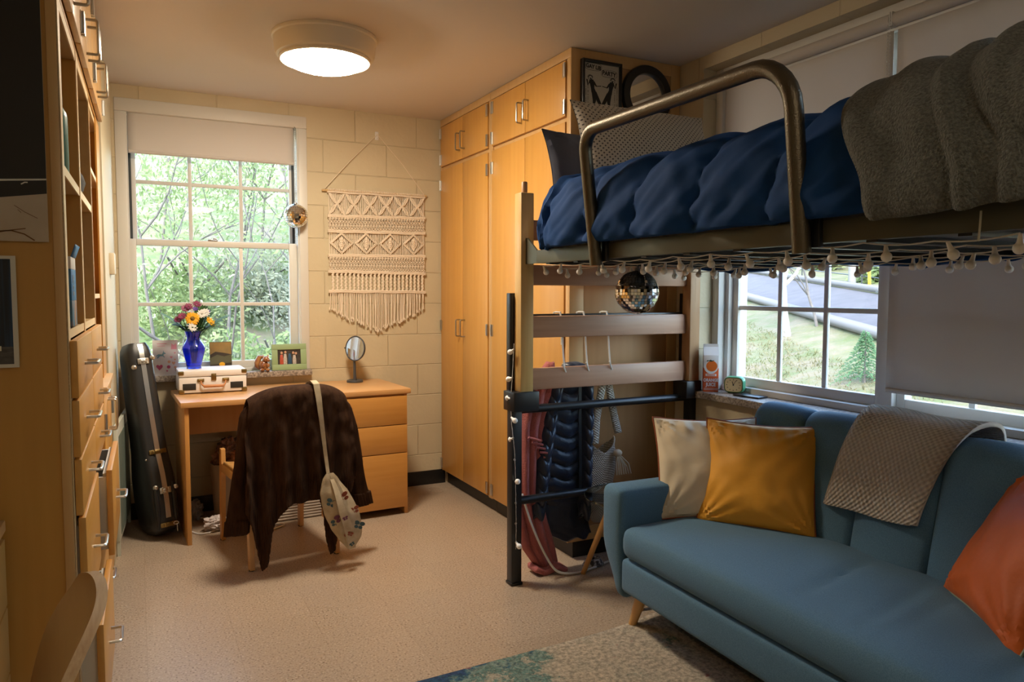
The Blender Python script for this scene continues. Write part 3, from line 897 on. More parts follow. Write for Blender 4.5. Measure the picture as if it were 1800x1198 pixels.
# row 4: square-knot sennits
for i in range(23):
    u = (i + .5) / 23; x = lerp(X0 + .01, X1 - .004, u)
    for q in range(10):
        b.ball((x + .0015 * (-1) ** q, YM - .005, lerp(zat(4, u) - .016, zat(5, u) + .008, q / 9)), .0088, 6, (1, .62, .95))
b.build('knotted_panel', m_macr, r)
b = MB()
for i in range(58):
    u = (i + .5) / 58; x = lerp(X0 + .004, X1 - .004, u)
    ed = 1 - abs(2 * u - 1)
    zb_ = 1.245 - .155 * ed ** .8 + .012 * random.uniform(-1, 1)
    dx = random.uniform(-.006, .006)
    cord([(x, YM - .002, 1.334), (x + dx, YM - .004 - random.random() * .006, lerp(1.334, zb_, .5)), (x + dx * 1.4, YM - .003, zb_)], .0036, 5)
    # frayed end
    for q in range(5):
        cord([(x + dx * 1.4, YM - .003, zb_ + .004), (x + dx * 1.4 + random.uniform(-.008, .008), YM - .003 - random.uniform(-.003, .007), zb_ - random.uniform(.012, .024))], .0022, 4)
b.build('fringe', m_macr, r)
o = MB().bx(1.417, 1.441, YB - .010, YB, 2.318, 2.372, .004).bx(1.424, 1.434, YB - .022, YB - .008, 2.325, 2.345, .004).build('adhesive_hook', m_whiteplastic)
rebase(o, (1.429, YB, 2.345)); tag(o, 'white adhesive hook holding the macrame cord, high on back wall', 'hook')

# ================================================================ DESK
DA = RAD(2.4)
DB = MX.Translation((.188, 4.148, 0)) @ MX.Rotation(DA, 4, 'Z')
def dbuild(mb, *a, **k):
    bmesh.ops.transform(mb.bm, matrix=DB, verts=mb.bm.verts); return mb.build(*a, **k)
r = T('desk', 'oak desk with three drawers standing under the back window', 'desk', DB @ V((.63, .3, 0)), DA)
DW, DD, DH = 1.262, .585, .757
dbuild(MB().bx(0, DW, 0, DD, DH - .030, DH, .004), 'desktop', m_desk, r)
dbuild(MB().bx(.018, .040, .018, DD - .02, 0, DH - .030, .002), 'leg_panel', m_desk_v, r)
dbuild(MB().bx(.040, .77, DD - .12, DD - .10, DH - .25, DH - .030), 'modesty_panel', m_desk_v, r)
q = MB(); q.bx(.77, .788, .02, DD - .02, 0, DH - .030, .002); q.bx(DW - .040, DW - .018, .02, DD - .02, 0, DH - .03, .002); q.bx(.788, DW - .04, DD - .04, DD - .02, .04, DH - .03)
q.bx(.788, DW - .04, .022, .05, DH - .05, DH - .03); q.bx(.788, DW - .04, .04, DD - .04, .04, .06)
dbuild(q, 'pedestal', m_desk_v, r)
for z0, z1 in ((.045, .372), (.376, .541), (.545, .715)):
    d = MB(); d.bx(.782, DW - .024, 0.004, .024, z0, z1, .003); d.bx(.80, DW - .05, .024, .50, z0 + .03, z1 - .03)
    dbuild(d, 'drawer', m_desk_f, r)

# ================================================================ SUITCASE RECORD PLAYER
def on_desk(x, y): return DB @ V((x, y, DH))
p = on_desk(.205, .455)
r = T('record_player', 'white suitcase record player with tan handle, closed on the oak desk', 'record player', p, RAD(1.0))
w_, d_, h_ = .358, .245, .128
MB().box((0, 0, .004 + .045), (w_, d_, .088), .008).build('case_base', m_suit, r, False)
MB().box((0, 0, .095 + .018), (w_ + .001, d_ + .001, .036), .008).build('lid', m_suit, r, False)
FY = -d_ / 2
for sx in (-1, 1):
    MB().box((sx * .125, FY - .001, .041), (.068, .004, .036), .001).build('speaker_grille', m_dark, r, False)
    q = MB(); q.box((sx * .066, FY - .004, .075), (.036, .008, .018), .002); q.tube([(sx * .066 - .012, FY - .009, .078), (sx * .066 + .012, FY - .009, .078)], .003, 8)
    q.build('handle_mount', m_brass, r, False)
    for zz, h2 in ((.014, .026), (.118, .024)):
        MB().box((sx * (w_ / 2 - .013), FY + .011, zz), (.031, .030, h2), .006).build('corner_cap', m_brass, r, False)
        MB().box((sx * (w_ / 2 - .013), -FY - .011, zz), (.031, .030, h2), .006).build('corner_cap', m_brass, r, False)
q = MB(); q.box((.003, FY - .003, .092), (.026, .007, .038), .002); q.box((.003, FY - .007, .098), (.016, .004, .014), .002); q.build('latch', m_brass, r, False)
q = MB(); q.tube([(-.066, FY - .006, .072), (-.062, FY - .016, .055), (-.05, FY - .022, .043), (.05, FY - .022, .043), (.062, FY - .016, .055), (.066, FY - .006, .072)], [.003, .004, .0085, .0085, .004, .003], 10)
q.build('handle', m_leather, r, False)
q = MB()
for sx in (-1, 1):
    for sy in (-1, 1): q.lathe([(0, 0), (.008, 0), (.008, .006), (0, .006)], 12, (sx * .15, sy * .10, 0))
q.build('foot', m_black, r, False)
SUIT_TOP = p.z + .131

# ---------------------------------------------------------------- vase
vp = (p.x - .088, p.y + .012, SUIT_TOP + .0005)
r = T('flower_vase', 'cobalt blue glass vase holding a mixed bouquet on the white suitcase', 'vase', vp)
def fl(a, z): return .94 + .06 * cos(7 * a)
b = MB()
pr = [(0, .004), (.036, .0), (.040, .01), (.047, .045), (.058, .085), (.064, .112), (.062, .126), (.050, .146), (.038, .165), (.036, .182), (.044, .205), (.047, .212), (.045, .2125), (.034, .183), (.036, .165), (.048, .145), (.059, .122), (.054, .085), (.043, .045), (.034, .014), (0, .012)]
def vase(u, v):
    k = v * (len(pr) - 1); i = min(int(k), len(pr) - 2); t = k - i
    g = lambda j: pr[max(0, min(len(pr) - 1, j))]
    p0, p1, p2, p3 = g(i - 1), g(i), g(i + 1), g(i + 2)
    cr_ = lambda q: .5 * (2 * p1[q] + (-p0[q] + p2[q]) * t + (2 * p0[q] - 5 * p1[q] + 4 * p2[q] - p3[q]) * t * t + (-p0[q] + 3 * p1[q] - 3 * p2[q] + p3[q]) * t ** 3)
    rr, z = max(0, cr_(0)), cr_(1); a = u * 2 * pi
    rr *= 1 - .05 * sm(.01, .05, z) * (1 - sm(.11, .17, z)) * (1 + cos(8 * a)) / 2
    return V((rr * cos(a), rr * sin(a), z))
b.grid(vase, 48, len(pr) * 2, closeu=True)
b.build('vessel', m_cobalt, r, False)
m_green = M('stem green', (.03, .085, .012), .6); m_fern = M('fern green', (.035, .10, .02), .6, var=(20, (.06, .15, .035), .2))
b = MB()
heads = []
def stem(top, rr=.0022):
    t = V(top); base = V((t.x * .12, t.y * .12, .03))
    b.tube([base, V((t.x * .25, t.y * .25, .13)), V((t.x * .45, t.y * .45, .20)), t], rr, 5); heads.append(t)
tops = dict(sun=(-.006, -.068, .288), p1=(-.058, -.045, .298), p2=(-.040, -.02, .340), p3=(.022, -.01, .366), p4=(-.022, -.015, .352), w1=(.044, -.045, .312), w2=(.064, -.035, .318), w3=(-.010, -.085, .238), y1=(.082, -.05, .276), y2=(.098, -.04, .258), pu1=(.078, -.02, .322), pu2=(.012, -.03, .338), p5=(-.076, -.035, .280))
for t in tops.values(): stem(t)
b.build('stem', m_green, r, False)
def flower(nm, c, n, L, W, col, tilt, centre=None, layers=1, face=(0, -1, .25), cr=.012):
    fb = MB(); zax = V(face).normalized(); xax = zax.orthogonal().normalized(); yax = zax.cross(xax)
    for ly in range(layers):
        for k in range(n):
            a = 2 * pi * (k + .5 * ly) / n + random.uniform(-.08, .08); d = xax * cos(a) + yax * sin(a); s_ = zax.cross(d)
            LL = L * (1 - .22 * ly) * random.uniform(.9, 1.08)
            def f(u, v):
                wv = W * sin(pi * min(.97, v * .9 + .08)) ** .7 * (u - .5)
                return V(c) + d * (cr * .6 + LL * v) + s_ * wv + zax * (tilt * LL * v * v + .003 * ly + .15 * W * abs(u - .5) * 2)
            fb.grid(f, 2, 4)
    o = fb.build(nm, col, r, False, mods=[('SOLIDIFY', {'thickness': .0008})])
    if centre:
        cb = MB(); cb.ball(V(c) + zax * .002, cr, 12, (1, 1, 1)); cb.build('flower_centre', centre, o, False) if False else cb.build('flower_centre', centre, r, False)
    return o
m_sun = M('sunflower yellow', (.80, .40, .01), .6); m_sunc = M('sunflower centre', (.06, .03, .008), .8, var=(120, (.22, .13, .02), .1))
m_mag = M('burgundy petal', (.23, .03, .09), .6); m_pinkp = M('mauve petal', (.36, .11, .19), .6); m_wht = M('white petal', (.72, .70, .66), .6); m_pur = M('violet petal', (.13, .06, .36), .6)
flower('sunflower', tops['sun'], 18, .033, .013, m_sun, .12, m_sunc, 2, (.0, -1, .25), .013)
for k, mt in (('p1', m_mag), ('p2', m_pinkp), ('p3', m_mag), ('p4', m_mag), ('p5', m_mag)):
    flower('daisy_bloom', tops[k], 12, .024, .008, mt, .35, None, 2, (random.uniform(-.3, .3), -.7, .7), .006)
for k in ('w1', 'w2', 'w3'): flower('white_bloom', tops[k], 11, .024, .010, m_wht, .3, None, 2, (random.uniform(-.2, .4), -.8, .4), .006)
for k in ('y1', 'y2'): flower('yellow_bloom', tops[k], 8, .018, .009, m_sun, .4, None, 1, (.4, -.8, .3), .005)
for k in ('pu1', 'pu2'): flower('violet_bloom', tops[k], 7, .015, .008, m_pur, .5, None, 2, (0, -.7, .7), .004)
fb = MB()
def frond(p0, p1, sag, n, L):
    p0, p1 = V(p0), V(p1); d = (p1 - p0)
    pts = [p0 + d * t + V((0, 0, sag * sin(pi * t))) for t in [k / n for k in range(n + 1)]]
    fb.tube(pts, .0012, 4)
    side = d.cross(V((0, -.3, 1))).normalized()
    for i in range(2, n + 1):
        for sg in (-1, 1):
            LL = L * (1 - .5 * i / n); dr = (side * sg * .8 + d.normalized() * .9).normalized(); nn = dr.cross(d).normalized()
            w2 = dr.cross(nn).normalized() * .0058
            a = pts[i]; v = [a, a + dr * LL * .5 + w2, a + dr * LL, a + dr * LL * .5 - w2]
            fb.bm.faces.new([fb.bm.verts.new(q) for q in v])
for e in ((-.155, -.02, .312), (-.125, -.05, .272), (-.10, -.07, .240), (.185, -.02, .298), (.15, -.04, .270), (.115, -.07, .240), (.06, .03, .345), (.03, -.09, .225), (-.03, -.09, .222), (.10, .01, .31), (.0, -.08, .235), (-.06, -.08, .225), (.07, -.08, .225), (.045, -.085, .235), (-.1, .0, .25), (.04, .03, .345), (.055, -.01, .35), (-.09, -.06, .262), (-.05, -.09, .242), (.09, -.08, .25), (.13, -.06, .255), (.075, .0, .335)):
    frond((e[0] * .18, e[1] * .18, .205), e, .012, 14, .042)
fb.build('fern_frond', m_fern, r, False)

# ---------------------------------------------------------------- cards, frame and figurine along the sill
SZ = .8405
RXF = MX.Rotation(pi / 2, 3, 'X')
def card_thing(name, label, cat, x0, x1, h, lean, y):
    return T(name, label, cat, ((x0 + x1) / 2, y, SZ), 0, None, (-lean, 0, 0))
r = card_thing('greeting_card', 'white greeting card with pastel unicorn and hearts, on the sill', 'card', .076, .211, .205, .0, 4.772)
r.rotation_euler = (-RAD(8), 0, 0)
m_card = M('card white', (.62, .60, .60), .6); m_cteal = M('card teal', (.16, .32, .40), .6); m_cpink = M('card pink', (.62, .25, .32), .6); m_crose = M('card rose', (.48, .08, .18), .6); m_corange = M('card peach', (.64, .36, .22), .6)
MB().bx(-.0675, .0675, -.002, 0, 0, .206).build('sheet', m_card, r, False)
def blob(mb, cx, cz, pts, sc, y=-.0024):
    mb.prism([(cx + a * sc, cz + c * sc) for a, c in pts], lambda a, c, t: V((a, y - t * .5 + .0002, c)), .0008)
uni = [(-1, .1), (-.6, .35), (.1, .3), (.35, .75), (.42, 1.25), (.55, .8), (.9, .55), (.85, .38), (.5, .35), (.45, 0), (.75, -.35), (.55, -.4), (.25, -.1), (-.3, -.12), (-.75, -.6), (-.95, -.5), (-.65, 0), (-1.1, -.25)]
q = MB(); blob(q, -.022, .115, uni, .026); q.build('unicorn_print', m_cteal, r, False)
heart = [(0, -1), (.9, .1), (.85, .6), (.45, .8), (0, .45), (-.45, .8), (-.85, .6), (-.9, .1)]
q = MB(); blob(q, -.034, .048, heart, .019); blob(q, .015, .048, [(cos(a), sin(a)) for a in [k * pi / 4 for k in range(8)]], .010); blob(q, .006, .025, heart, .006); q.build('heart_print', m_crose, r, False)
q = MB(); blob(q, .045, .168, [(-.9, -1), (.9, -1), (.9, .3), (.6, 1.2), (.1, .4), (-.7, 1.1)], .017); blob(q, .03, .105, heart, .008); blob(q, .05, .13, heart, .006); blob(q, -.018, .185, [(-2.6, -.2), (2.6, -.2), (2.6, .2), (-2.6, .2)], .010); blob(q, -.022, .172, [(-2, -.15), (2, -.15), (2, .15), (-2, .15)], .010); q.build('pink_print', m_cpink, r, False)
q = MB(); blob(q, .042, .07, heart, .011); blob(q, .05, .045, [(cos(a), sin(a)) for a in [k * pi / 3 for k in range(6)]], .008); blob(q, .018, .078, [(cos(a), sin(a)) for a in [k * pi / 3 for k in range(6)]], .009); blob(q, .05, .09, heart, .006); q.build('peach_print', m_corange, r, False)
r = T('art_card', 'dark square art card in browns leaning behind the white suitcase', 'card', (.446, 4.776, SZ), 0, None, (-RAD(6), 0, 0))
m_ad = M('card umber', (.035, .022, .012), .5); m_ao = M('card ochre', (.36, .20, .05), .5, var=(18, (.22, .15, .05), .2)); m_ag = M('card olive', (.09, .085, .04), .5)
MB().bx(-.062, .062, -.003, 0, 0, .187).build('sheet', m_ad, r, False)
q = MB(); blob(q, 0, .14, [(-.060, -.03), (-.03, -.012), (.02, -.02), (.060, -.03), (.060, .045), (-.060, .045)], 1, -.0034); q.build('ochre_sky_print', m_ao, r, False)
q = MB(); blob(q, .0, .06, [(-.060, .03), (-.02, .05), (.02, .038), (.060, .05), (.060, .0), (-.060, -.01)], 1, -.0034); q.build('olive_field_print', m_ag, r, False)
q = MB(); blob(q, .006, .052, [(cos(a) * .017, sin(a) * .013) for a in [k * pi / 5 for k in range(10)]], 1, -.004); q.build('gold_spot_print', m_sun, r, False)
r = T('photo_frame', 'sage green photo frame with a group snapshot, standing on the sill', 'photo frame', (.845, 4.768, SZ), 0, None, (-RAD(7), 0, 0))
m_sage = M('sage frame', (.27, .38, .20), .6, bump=(200, .2, .001))
q = MB()
q.bx(-.106, .106, -.016, 0, 0, .036, .002); q.bx(-.106, .106, -.016, 0, .128, .163, .002); q.bx(-.106, -.070, -.016, 0, .036, .128, .002); q.bx(.070, .106, -.016, 0, .036, .128, .002)
q.build('frame', m_sage, r, False)
MB().bx(-.071, .071, -.008, -.004, .035, .129).build('photo', M('photo dark', (.025, .022, .02), .35, var=(40, (.07, .055, .045), .2)), r, False)
q = MB()
for cx, hh in ((-.045, .082), (-.022, .086), (.026, .08), (.042, .076)): q.ball((cx, -.0088, .038 + hh * .86), .0075, 8, (1, .12, 1.1))
q.build('printed_faces', M('printed skin', (.5, .28, .18), .4), r, False)
for nm, lst, cc in (('printed_red_clothes', ((-.046, .060),), (.5, .09, .05)), ('printed_white_clothes', ((-.024, .064), (.032, .056)), (.55, .5, .46)), ('printed_blue_clothes', ((.004, .066),), (.03, .09, .18))):
    mm = M(nm, cc, .4, var=(120, tuple(c * .6 for c in cc), .2))
    for cx, hh in lst:
        q = MB(); q.soft((cx, -.0085, .037 + hh / 2), (.022, .0014, hh), .0007, 2, lambda p, h_=hh: V((p.x * (-.35 * sm(0, h_ / 2, p.z)), 0, 0))); q.build(nm, mm, r, False)
MB().box((0, .02, .06), (.03, .004, .10), 0, MX.Rotation(RAD(20), 3, 'X')).build('easel_back', m_black, r, False)
# squirrel figurine
r = T('squirrel_figurine', 'glazed brown squirrel figurine beside the sage photo frame', 'figurine', (.692, 4.775, SZ))
m_gl = M('brown glaze', (.20, .055, .014), .18, coat=.6, var=(26, (.45, .23, .09), .18))
b = MB()
b.soft((0, 0, .035), (.058, .05, .062), .025, 3)
b.ball((.012, -.012, .074), .022, 14, (1, 1.05, .95)); b.ball((.022, -.030, .068), .011, 10)
for sx in (-.004, .026): b.lathe([(0, .018), (.004, .010), (.006, 0), (0, -.004)], 8, (sx, -.008, .088))
b.ball((.022, -.024, .036), .011, 10, (1, 1, 1.3)); b.ball((-.004, -.026, .038), .010, 10, (1, 1, 1.3)); b.ball((.02, -.024, .010), .014, 10, (1, 1.3, .7)); b.ball((-.012, -.024, .010), .014, 10, (1, 1.3, .7))
b.build('body', m_gl, r, False)
b = MB(); b.tube([(-.02, .012, .008), (-.036, .016, .03), (-.036, .014, .06), (-.022, .012, .085), (-.008, .012, .088), (-.006, .01, .076)], [.008, .016, .019, .017, .013, .006], 12)
b.build('tail', m_gl, r, False)
# small potted red thing seen left of the greeting card
# ---------------------------------------------------------------- makeup mirror
r = T('vanity_mirror', 'small oval grey vanity mirror standing on right side of the desk', 'mirror', on_desk(1.06, .455))
m_grey = M('graphite plastic', (.055, .055, .058), .4)
MB().lathe([(0, 0), (.050, 0), (.052, .004), (.050, .014), (.045, .016), (.020, .013), (0, .013)], 36).build('base', m_grey, r, False)
MB().tube([(0, 0, .010), (0, 0, .06), (0, .006, .135)], [.011, .0095, .008], 14).build('stem', m_grey, r, False)
mrot = (MX.Rotation(-DA, 4, 'Z') @ V((-.80, -.58, .10)).to_track_quat('Z', 'Y').to_matrix().to_4x4())
mc = V((.002, -.006, .215)); ov = MX.Translation(mc) @ mrot @ MX.Diagonal((1.0, 1.0, 1, 1))
b = MB(); b.tube([ov @ V((.0765 * cos(a), .0765 * sin(a), 0)) for a in [2 * pi * k / 40 for k in range(40)]], .0045, 8, True)
b.lathe([(.074, -.012), (.076, -.006), (.076, -.002), (.07, -.014), (0, -.016)], 40, (0, 0, 0), MX.Identity(4)) if False else None
b.build('rim', m_grey, r, False)
b = MB(); bmesh.ops.create_circle(b.bm, cap_ends=True, segments=40, radius=.075, matrix=ov @ MX.Translation((0, 0, .001))); b.build('glass', m_mirror, r, False)
b = MB()
bmesh.ops.create_cone(b.bm, cap_ends=True, segments=40, radius1=.076, radius2=.074, depth=.010, matrix=ov @ MX.Translation((0, 0, -.007)))
b.tube([ov @ V((-.092, 0, -.004)), ov @ V((-.074, 0, -.004))], .004, 8); b.build('back_shell', m_grey, r, False)
b = MB(); b.tube([(0, .006, .132), ov @ V((.02, -.055, -.012)), ov @ V((0, 0, -.012))], .0035, 8); b.build('yoke', m_grey, r, False)

# ================================================================ INSTRUMENT CASE
pb, pt = V((.084, 4.43, .012)), V((-.020, 4.60, 1.035))
ax = (pt - pb).normalized(); sx_ = V((1, .30, 0)); sx_ = (sx_ - ax * sx_.dot(ax)).normalized(); fy_ = ax.cross(sx_) * -1
if fy_.y > 0: fy_ = -fy_
L_ = (pt - pb).length
r = T('instrument_case', 'black hard instrument case with silver seam leaning in the left corner', 'instrument case', (pb.x, pb.y, 0))
WT = [(0, .048), (.012, .064), (.05, .075), (.2, .080), (.3, .078), (.42, .071), (.5, .069), (.7, .068), (.93, .066), (.975, .060), (1, .047)]
DT = [(0, .09), (.012, .12), (.06, .150), (.2, .160), (.3, .155), (.42, .125), (.55, .115), (.7, .105), (.95, .095), (1, .08)]
def cse(u, v, grow=0., bandw=None):
    t = v; a = u * 2 * pi; hw, hd = interp(WT, t) + grow, interp(DT, t) + grow
    e = .42
    ca, sa = cos(a), sin(a)
    px = hw * math.copysign(abs(ca) ** e, ca); py = hd * math.copysign(abs(sa) ** e, sa)
    return pb + ax * (L_ * t) + sx_ * px + fy_ * (py - .0 )
b = MB(); PP = b.grid(lambda u, v: cse(u, v), 56, 40, closeu=True)
b.bm.faces.new([row[0] for row in PP]); b.bm.faces.new([row[-1] for row in PP])
# foot ridges
for sg in (-1, 1):
    b.tube([pb + ax * (L_ * t) + sx_ * (sg * .045) + fy_ * (interp(DT, t) + .001) for t in (.03, .1, .2, .26)], [.004, .012, .012, .004], 8)
b.build('shell', m_case, r)
def facept(t, s_, out=.0): return pb + ax * (L_ * t) + sx_ * s_ + fy_ * (interp(DT, t) + out)
b = MB(); b.ribbon([facept(t, .004, .001) for t in [.085 + .905 * k / 24 for k in range(25)]], .025, .006, sx_); b.build('silver_seam', m_steel, r)
rotc = MX((sx_, fy_, ax)).transposed()
def latch(t, wide, nm):
    q = MB(); c = facept(t, .004, .006)
    q.box(c, (.058 if not wide else .088, .007, .032 if not wide else .024), .003, rotc)
    q.box(c + fy_ * .005, (.03 if not wide else .055, .008, .016), .004, rotc)
    for sg in ((-1, 1) if wide else (-1, 0, 1)): q.tube([c + sx_ * (sg * .017) + fy_ * .006 - ax * .012, c + sx_ * (sg * .017) + fy_ * .006 + ax * .012], .004, 8)
    q.build(nm, m_brass if wide else m_steel, r)
m_nick = m_steel
latch(.90, False, 'latch'); latch(.425, True, 'latch'); latch(.225, False, 'latch'); latch(.05, True, 'latch')
q = MB()
for t, s_ in ((.915, .055), (.872, -.045), (.245, -.042), (.232, .058), (.392, -.062)):
    q.ball(facept(t, s_, .002), .014 if t != .392 else .005, 10, (1, .6, 1))
q.build('corner_stud', m_steel, r)
b = MB(); c = facept(.05, .035, .02); b.tube([c + V((.012 * cos(a), 0, .008 * sin(a))) for a in [2 * pi * k / 12 for k in range(12)]], .0018, 6, True)
b.tube([c + V((.004, -.002, -.008)), c + V((.006, -.002, -.045))], .002, 6); b.build('latch_key', m_steel, r)

# ================================================================ THINGS UNDER THE DESK
r = T('waste_bin', 'white waste bin overflowing with wrappers under the oak desk', 'waste bin', (.475, 4.60, 0))
m_bin = M('bin plastic', (.42, .37, .31), .5)
b = MB(); b.lathe([(0, .002), (.095, .002), (.10, .01), (.118, .33), (.124, .335), (.115, .335), (.095, .012), (0, .012)], 36); b.build('bin', m_bin, r, False)
def crumple(c, s, seed, mat, name, root=None, world=True, sc=(1, 1, 1)):
    b = MB()
    bmesh.ops.create_icosphere(b.bm, subdivisions=4, radius=1)
    for v in b.bm.verts:
        p = v.co.normalized(); k = 1 + .35 * abs(n3(p, 2.2, seed)) * 2 - .3 * abs(n3(p, 5, seed + 3)) * 2
        v.co = V(c) + V((p.x * s * k * sc[0], p.y * s * k * sc[1], p.z * s * k * sc[2]))
    return b.build(name, mat, root, world)
for i, (dx, dy, dz, s, cc) in enumerate(((-.05, -.04, .36, .055, (.10, .05, .03)), (.03, -.05, .37, .06, (.20, .09, .05)), (.0, .04, .39, .07, (.06, .05, .06)), (-.02, -.05, .43, .045, (.10, .06, .05)), (.06, .03, .40, .05, (.32, .25, .2)))):
    crumple((dx, dy, dz), s, i * 3.3, M('wrapper %d' % i, cc, .4, var=(14, tuple(min(.6, c * 3) for c in cc), .1)), 'wrapper', r, False)
o = crumple((0, 0, .045), .050, 9.1, M('white tissue', (.62, .56, .54), .8), 'crumpled_bag', None, True, (1.2, .9, .75)); o.location = (.365, 4.37, 0)
tag(o, 'crumpled white plastic bag on the floor beside the waste bin', 'plastic bag')
o = crumple((0, 0, .05), .05, 4.4, M('grey tissue', (.30, .28, .26), .8), 'crumpled_paper', None, True, (.9, .9, 1)); o.location = (.27, 4.66, 0)
tag(o, 'crumpled grey paper on floor behind the desk leg, against the wall', 'paper')
r = T('storage_bin', 'white woven plastic storage bin on the floor under the desk', 'storage bin', (.76, 4.50, 0), RAD(3))
m_wb = M('woven bin', (.48, .41, .34), .6)
q = MB()
for k in range(12): q.soft((0, 0, .012 + k * .0165), (.37 + .002 * k, .255 + .002 * k, .0165), .008, (2, 2, 1))
q.build('body', m_wb, r, False)
q = MB(); q.tube([(sx * .195, sy * .138, .212) for sx, sy in ((-1, -1), (1, -1), (1, 1), (-1, 1))], .009, 8, True); q.build('rim', m_whiteplastic, r, False)
def cable(name, label, pts, rr, mat, base):
    P = []
    for i in range(len(pts) - 1):
        p0, p1, p2, p3 = (V(pts[max(0, i - 1)]), V(pts[i]), V(pts[i + 1]), V(pts[min(len(pts) - 1, i + 2)]))
        for k in range(8):
            t = k / 8; P.append(.5 * ((2 * p1) + (-p0 + p2) * t + (2 * p0 - 5 * p1 + 4 * p2 - p3) * t * t + (-p0 + 3 * p1 - 3 * p2 + p3) * t ** 3))
    P.append(V(pts[-1]))
    o = MB().tube(P, rr, 8).build(name, mat); rebase(o, base); return tag(o, label, 'cable')
cable('floor_cable', 'white cord curling on the floor beside the desk left leg', [(.235, 4.40, .005), (.28, 4.33, .005), (.36, 4.36, .005), (.42, 4.44, .005), (.36, 4.58, .005), (.30, 4.62, .012)], .0045, m_whiteplastic, (.33, 4.40, 0))
cable('floor_cable', 'white cord lying in front of the woven storage bin', [(.50, 4.20, .005), (.58, 4.205, .005), (.66, 4.25, .005), (.72, 4.30, .005), (.66, 4.33, .005), (.56, 4.27, .005)], .0045, m_whiteplastic, (.62, 4.25, 0))
# ================================================================ CHAIRS
def chair(label, loc, rz, group='bent plywood chairs'):
    r = T('chair', label, 'chair', loc, rz, group)
    B = []
    def seatf(u, v):
        x = (u - .5) * .44; y = .04 + .46 * v
        return V((x, y, .445 - .018 * (1 - (2 * u - 1) ** 2) * sm(0, .5, v) - .03 * sm(.85, 1, v) + .012 * sm(.25, 0, v)))
    b = MB(); b.grid(seatf, 16, 16); b.build('seat', m_ply, r, False, mods=[('SOLIDIFY', {'thickness': .014})])
    b = MB(); NU, NV = 20, 14
    def bp(u, v, o):
        s = 2 * u - 1; z = lerp(.50, .856, v)
        wv = .235 * (1 - .10 * sm(.78, 1., v) ** 2 - .04 * sm(.3, 0, v))
        x = s * wv; zz = z - .030 * sm(.6, 1, v) * abs(s) ** 3.2 + .018 * sm(.4, 0, v) * abs(s) ** 3
        y = -.035 + .035 * s * s - .095 * v * v + o
        return V((x, y, zz))
    PA = b.grid(lambda u, v: bp(u, v, -.008), NU, NV); PB = b.grid(lambda u, v: bp(u, v, .008), NU, NV)
    rim = [(i, 0) for i in range(NU)] + [(NU, j) for j in range(NV)] + [(i, NV) for i in range(NU, 0, -1)] + [(0, j) for j in range(NV, 0, -1)]
    b.mi = 1; n0 = len(b.bm.faces)
    for k in range(len(rim)):
        (i, j), (i2, j2) = rim[k], rim[(k + 1) % len(rim)]
        b.bm.faces.new((PA[i][j], PA[i2][j2], PB[i2][j2], PB[i][j]))
    b._mark(n0)
    b.build('backrest', [m_ply, m_ply_e], r, False)
    for sx in (-1, 1):
        q = MB(); q.ribbon([(sx * .212, -.012, .004), (sx * .212, .004, .22), (sx * .212, .010, .42), (sx * .212, -.012, .50), (sx * .212, -.022, .57)], [.036, .042, .05, .044, .030], .022, (0, 1, 0)); q.build('leg', m_leg, r, False)
        q = MB(); q.ribbon([(sx * .212, .530, .004), (sx * .212, .522, .2), (sx * .212, .505, .42), (sx * .212, .500, .50)], [.036, .042, .046, .03], .022, (0, 1, 0)); q.build('leg', m_leg, r, False)
        q = MB(); q.bx(sx * .212 - .011, sx * .212 + .011, .02, .51, .375, .425, .006); q.build('seat_rail', m_leg, r, False)
        q = MB()
        for yy in (-.012, .530): q.lathe([(0, 0), (.014, 0), (.014, .006), (0, .006)], 12, (sx * .212, yy, 0))
        q.build('glide', m_black, r, False)
    q = MB(); q.bx(-.2, .2, .03, .05, .38, .42, .004); q.bx(-.2, .2, .46, .48, .38, .42, .004); q.build('cross_rail', m_leg, r, False)
    return r
CH = (.665, 3.695, 0); CA = RAD(8)
chair('plywood chair at the oak desk, its back covered by the brown cardigan', CH, CA)
chair('plywood chair beside the maple built-ins in the left foreground, only its backrest edge showing', (-.190, 1.285, 0), RAD(90.5))

CHM = MX.Translation(CH) @ MX.Rotation(CA, 4, 'Z')
# ---------------------------------------------------------------- cardigan
r = T('cardigan', 'dark brown chenille cardigan draped over the desk chair back', 'cardigan', CH, CA)
HEM = [(0, .33), (.05, .24), (.10, .10), (.125, .035), (.165, .06), (.21, .20), (.27, .28), (.33, .33), (.5, .335), (.62, .345), (.66, .28), (.70, .12), (.725, .055), (.755, .075), (.80, .20), (.86, .31), (.93, .36), (1, .42)]
def card(u, v):
    s = 2 * u - 1; zt = .889 - .058 * abs(s) ** 3
    if v < .14:
        k = v / .14; z = lerp(.66, zt, k ** .7); y = lerp(-.015, -.108, k * k); x = s * .232
        return V((x, y + .045 * s * s, z - .0))
    k = (v - .14) / .86; hem = interp(HEM, u); z = lerp(zt, hem, k)
    w = lerp(.232, .262, sm(0, .35, k))
    if u < .25 or u > .65: w += .01 * sm(.4, 1, k)
    tail = sm(.34, .10, z)
    fold = .015 * sin(u * 43 + 1.2 * sin(k * 3)) * sm(.12, .6, k) + .010 * sin(u * 19 + 2) * sm(.1, .7, k)
    y = -.165 + .062 * s * s * (1 - .5 * sm(.2, .8, k)) - .005 * sm(0, .12, k) - fold - .012 * n3((s * 3, k * 4, 0), 2, 4)
    if k < .06: y += .045 * (1 - k / .06) ** 2
    y -= .0026 * sin(u * 2 * pi * 62 + k * 16) * sm(.72, .80, k)
    x = s * w + .012 * sin(k * 5 + s * 3) * tail
    return V((x, y, z))
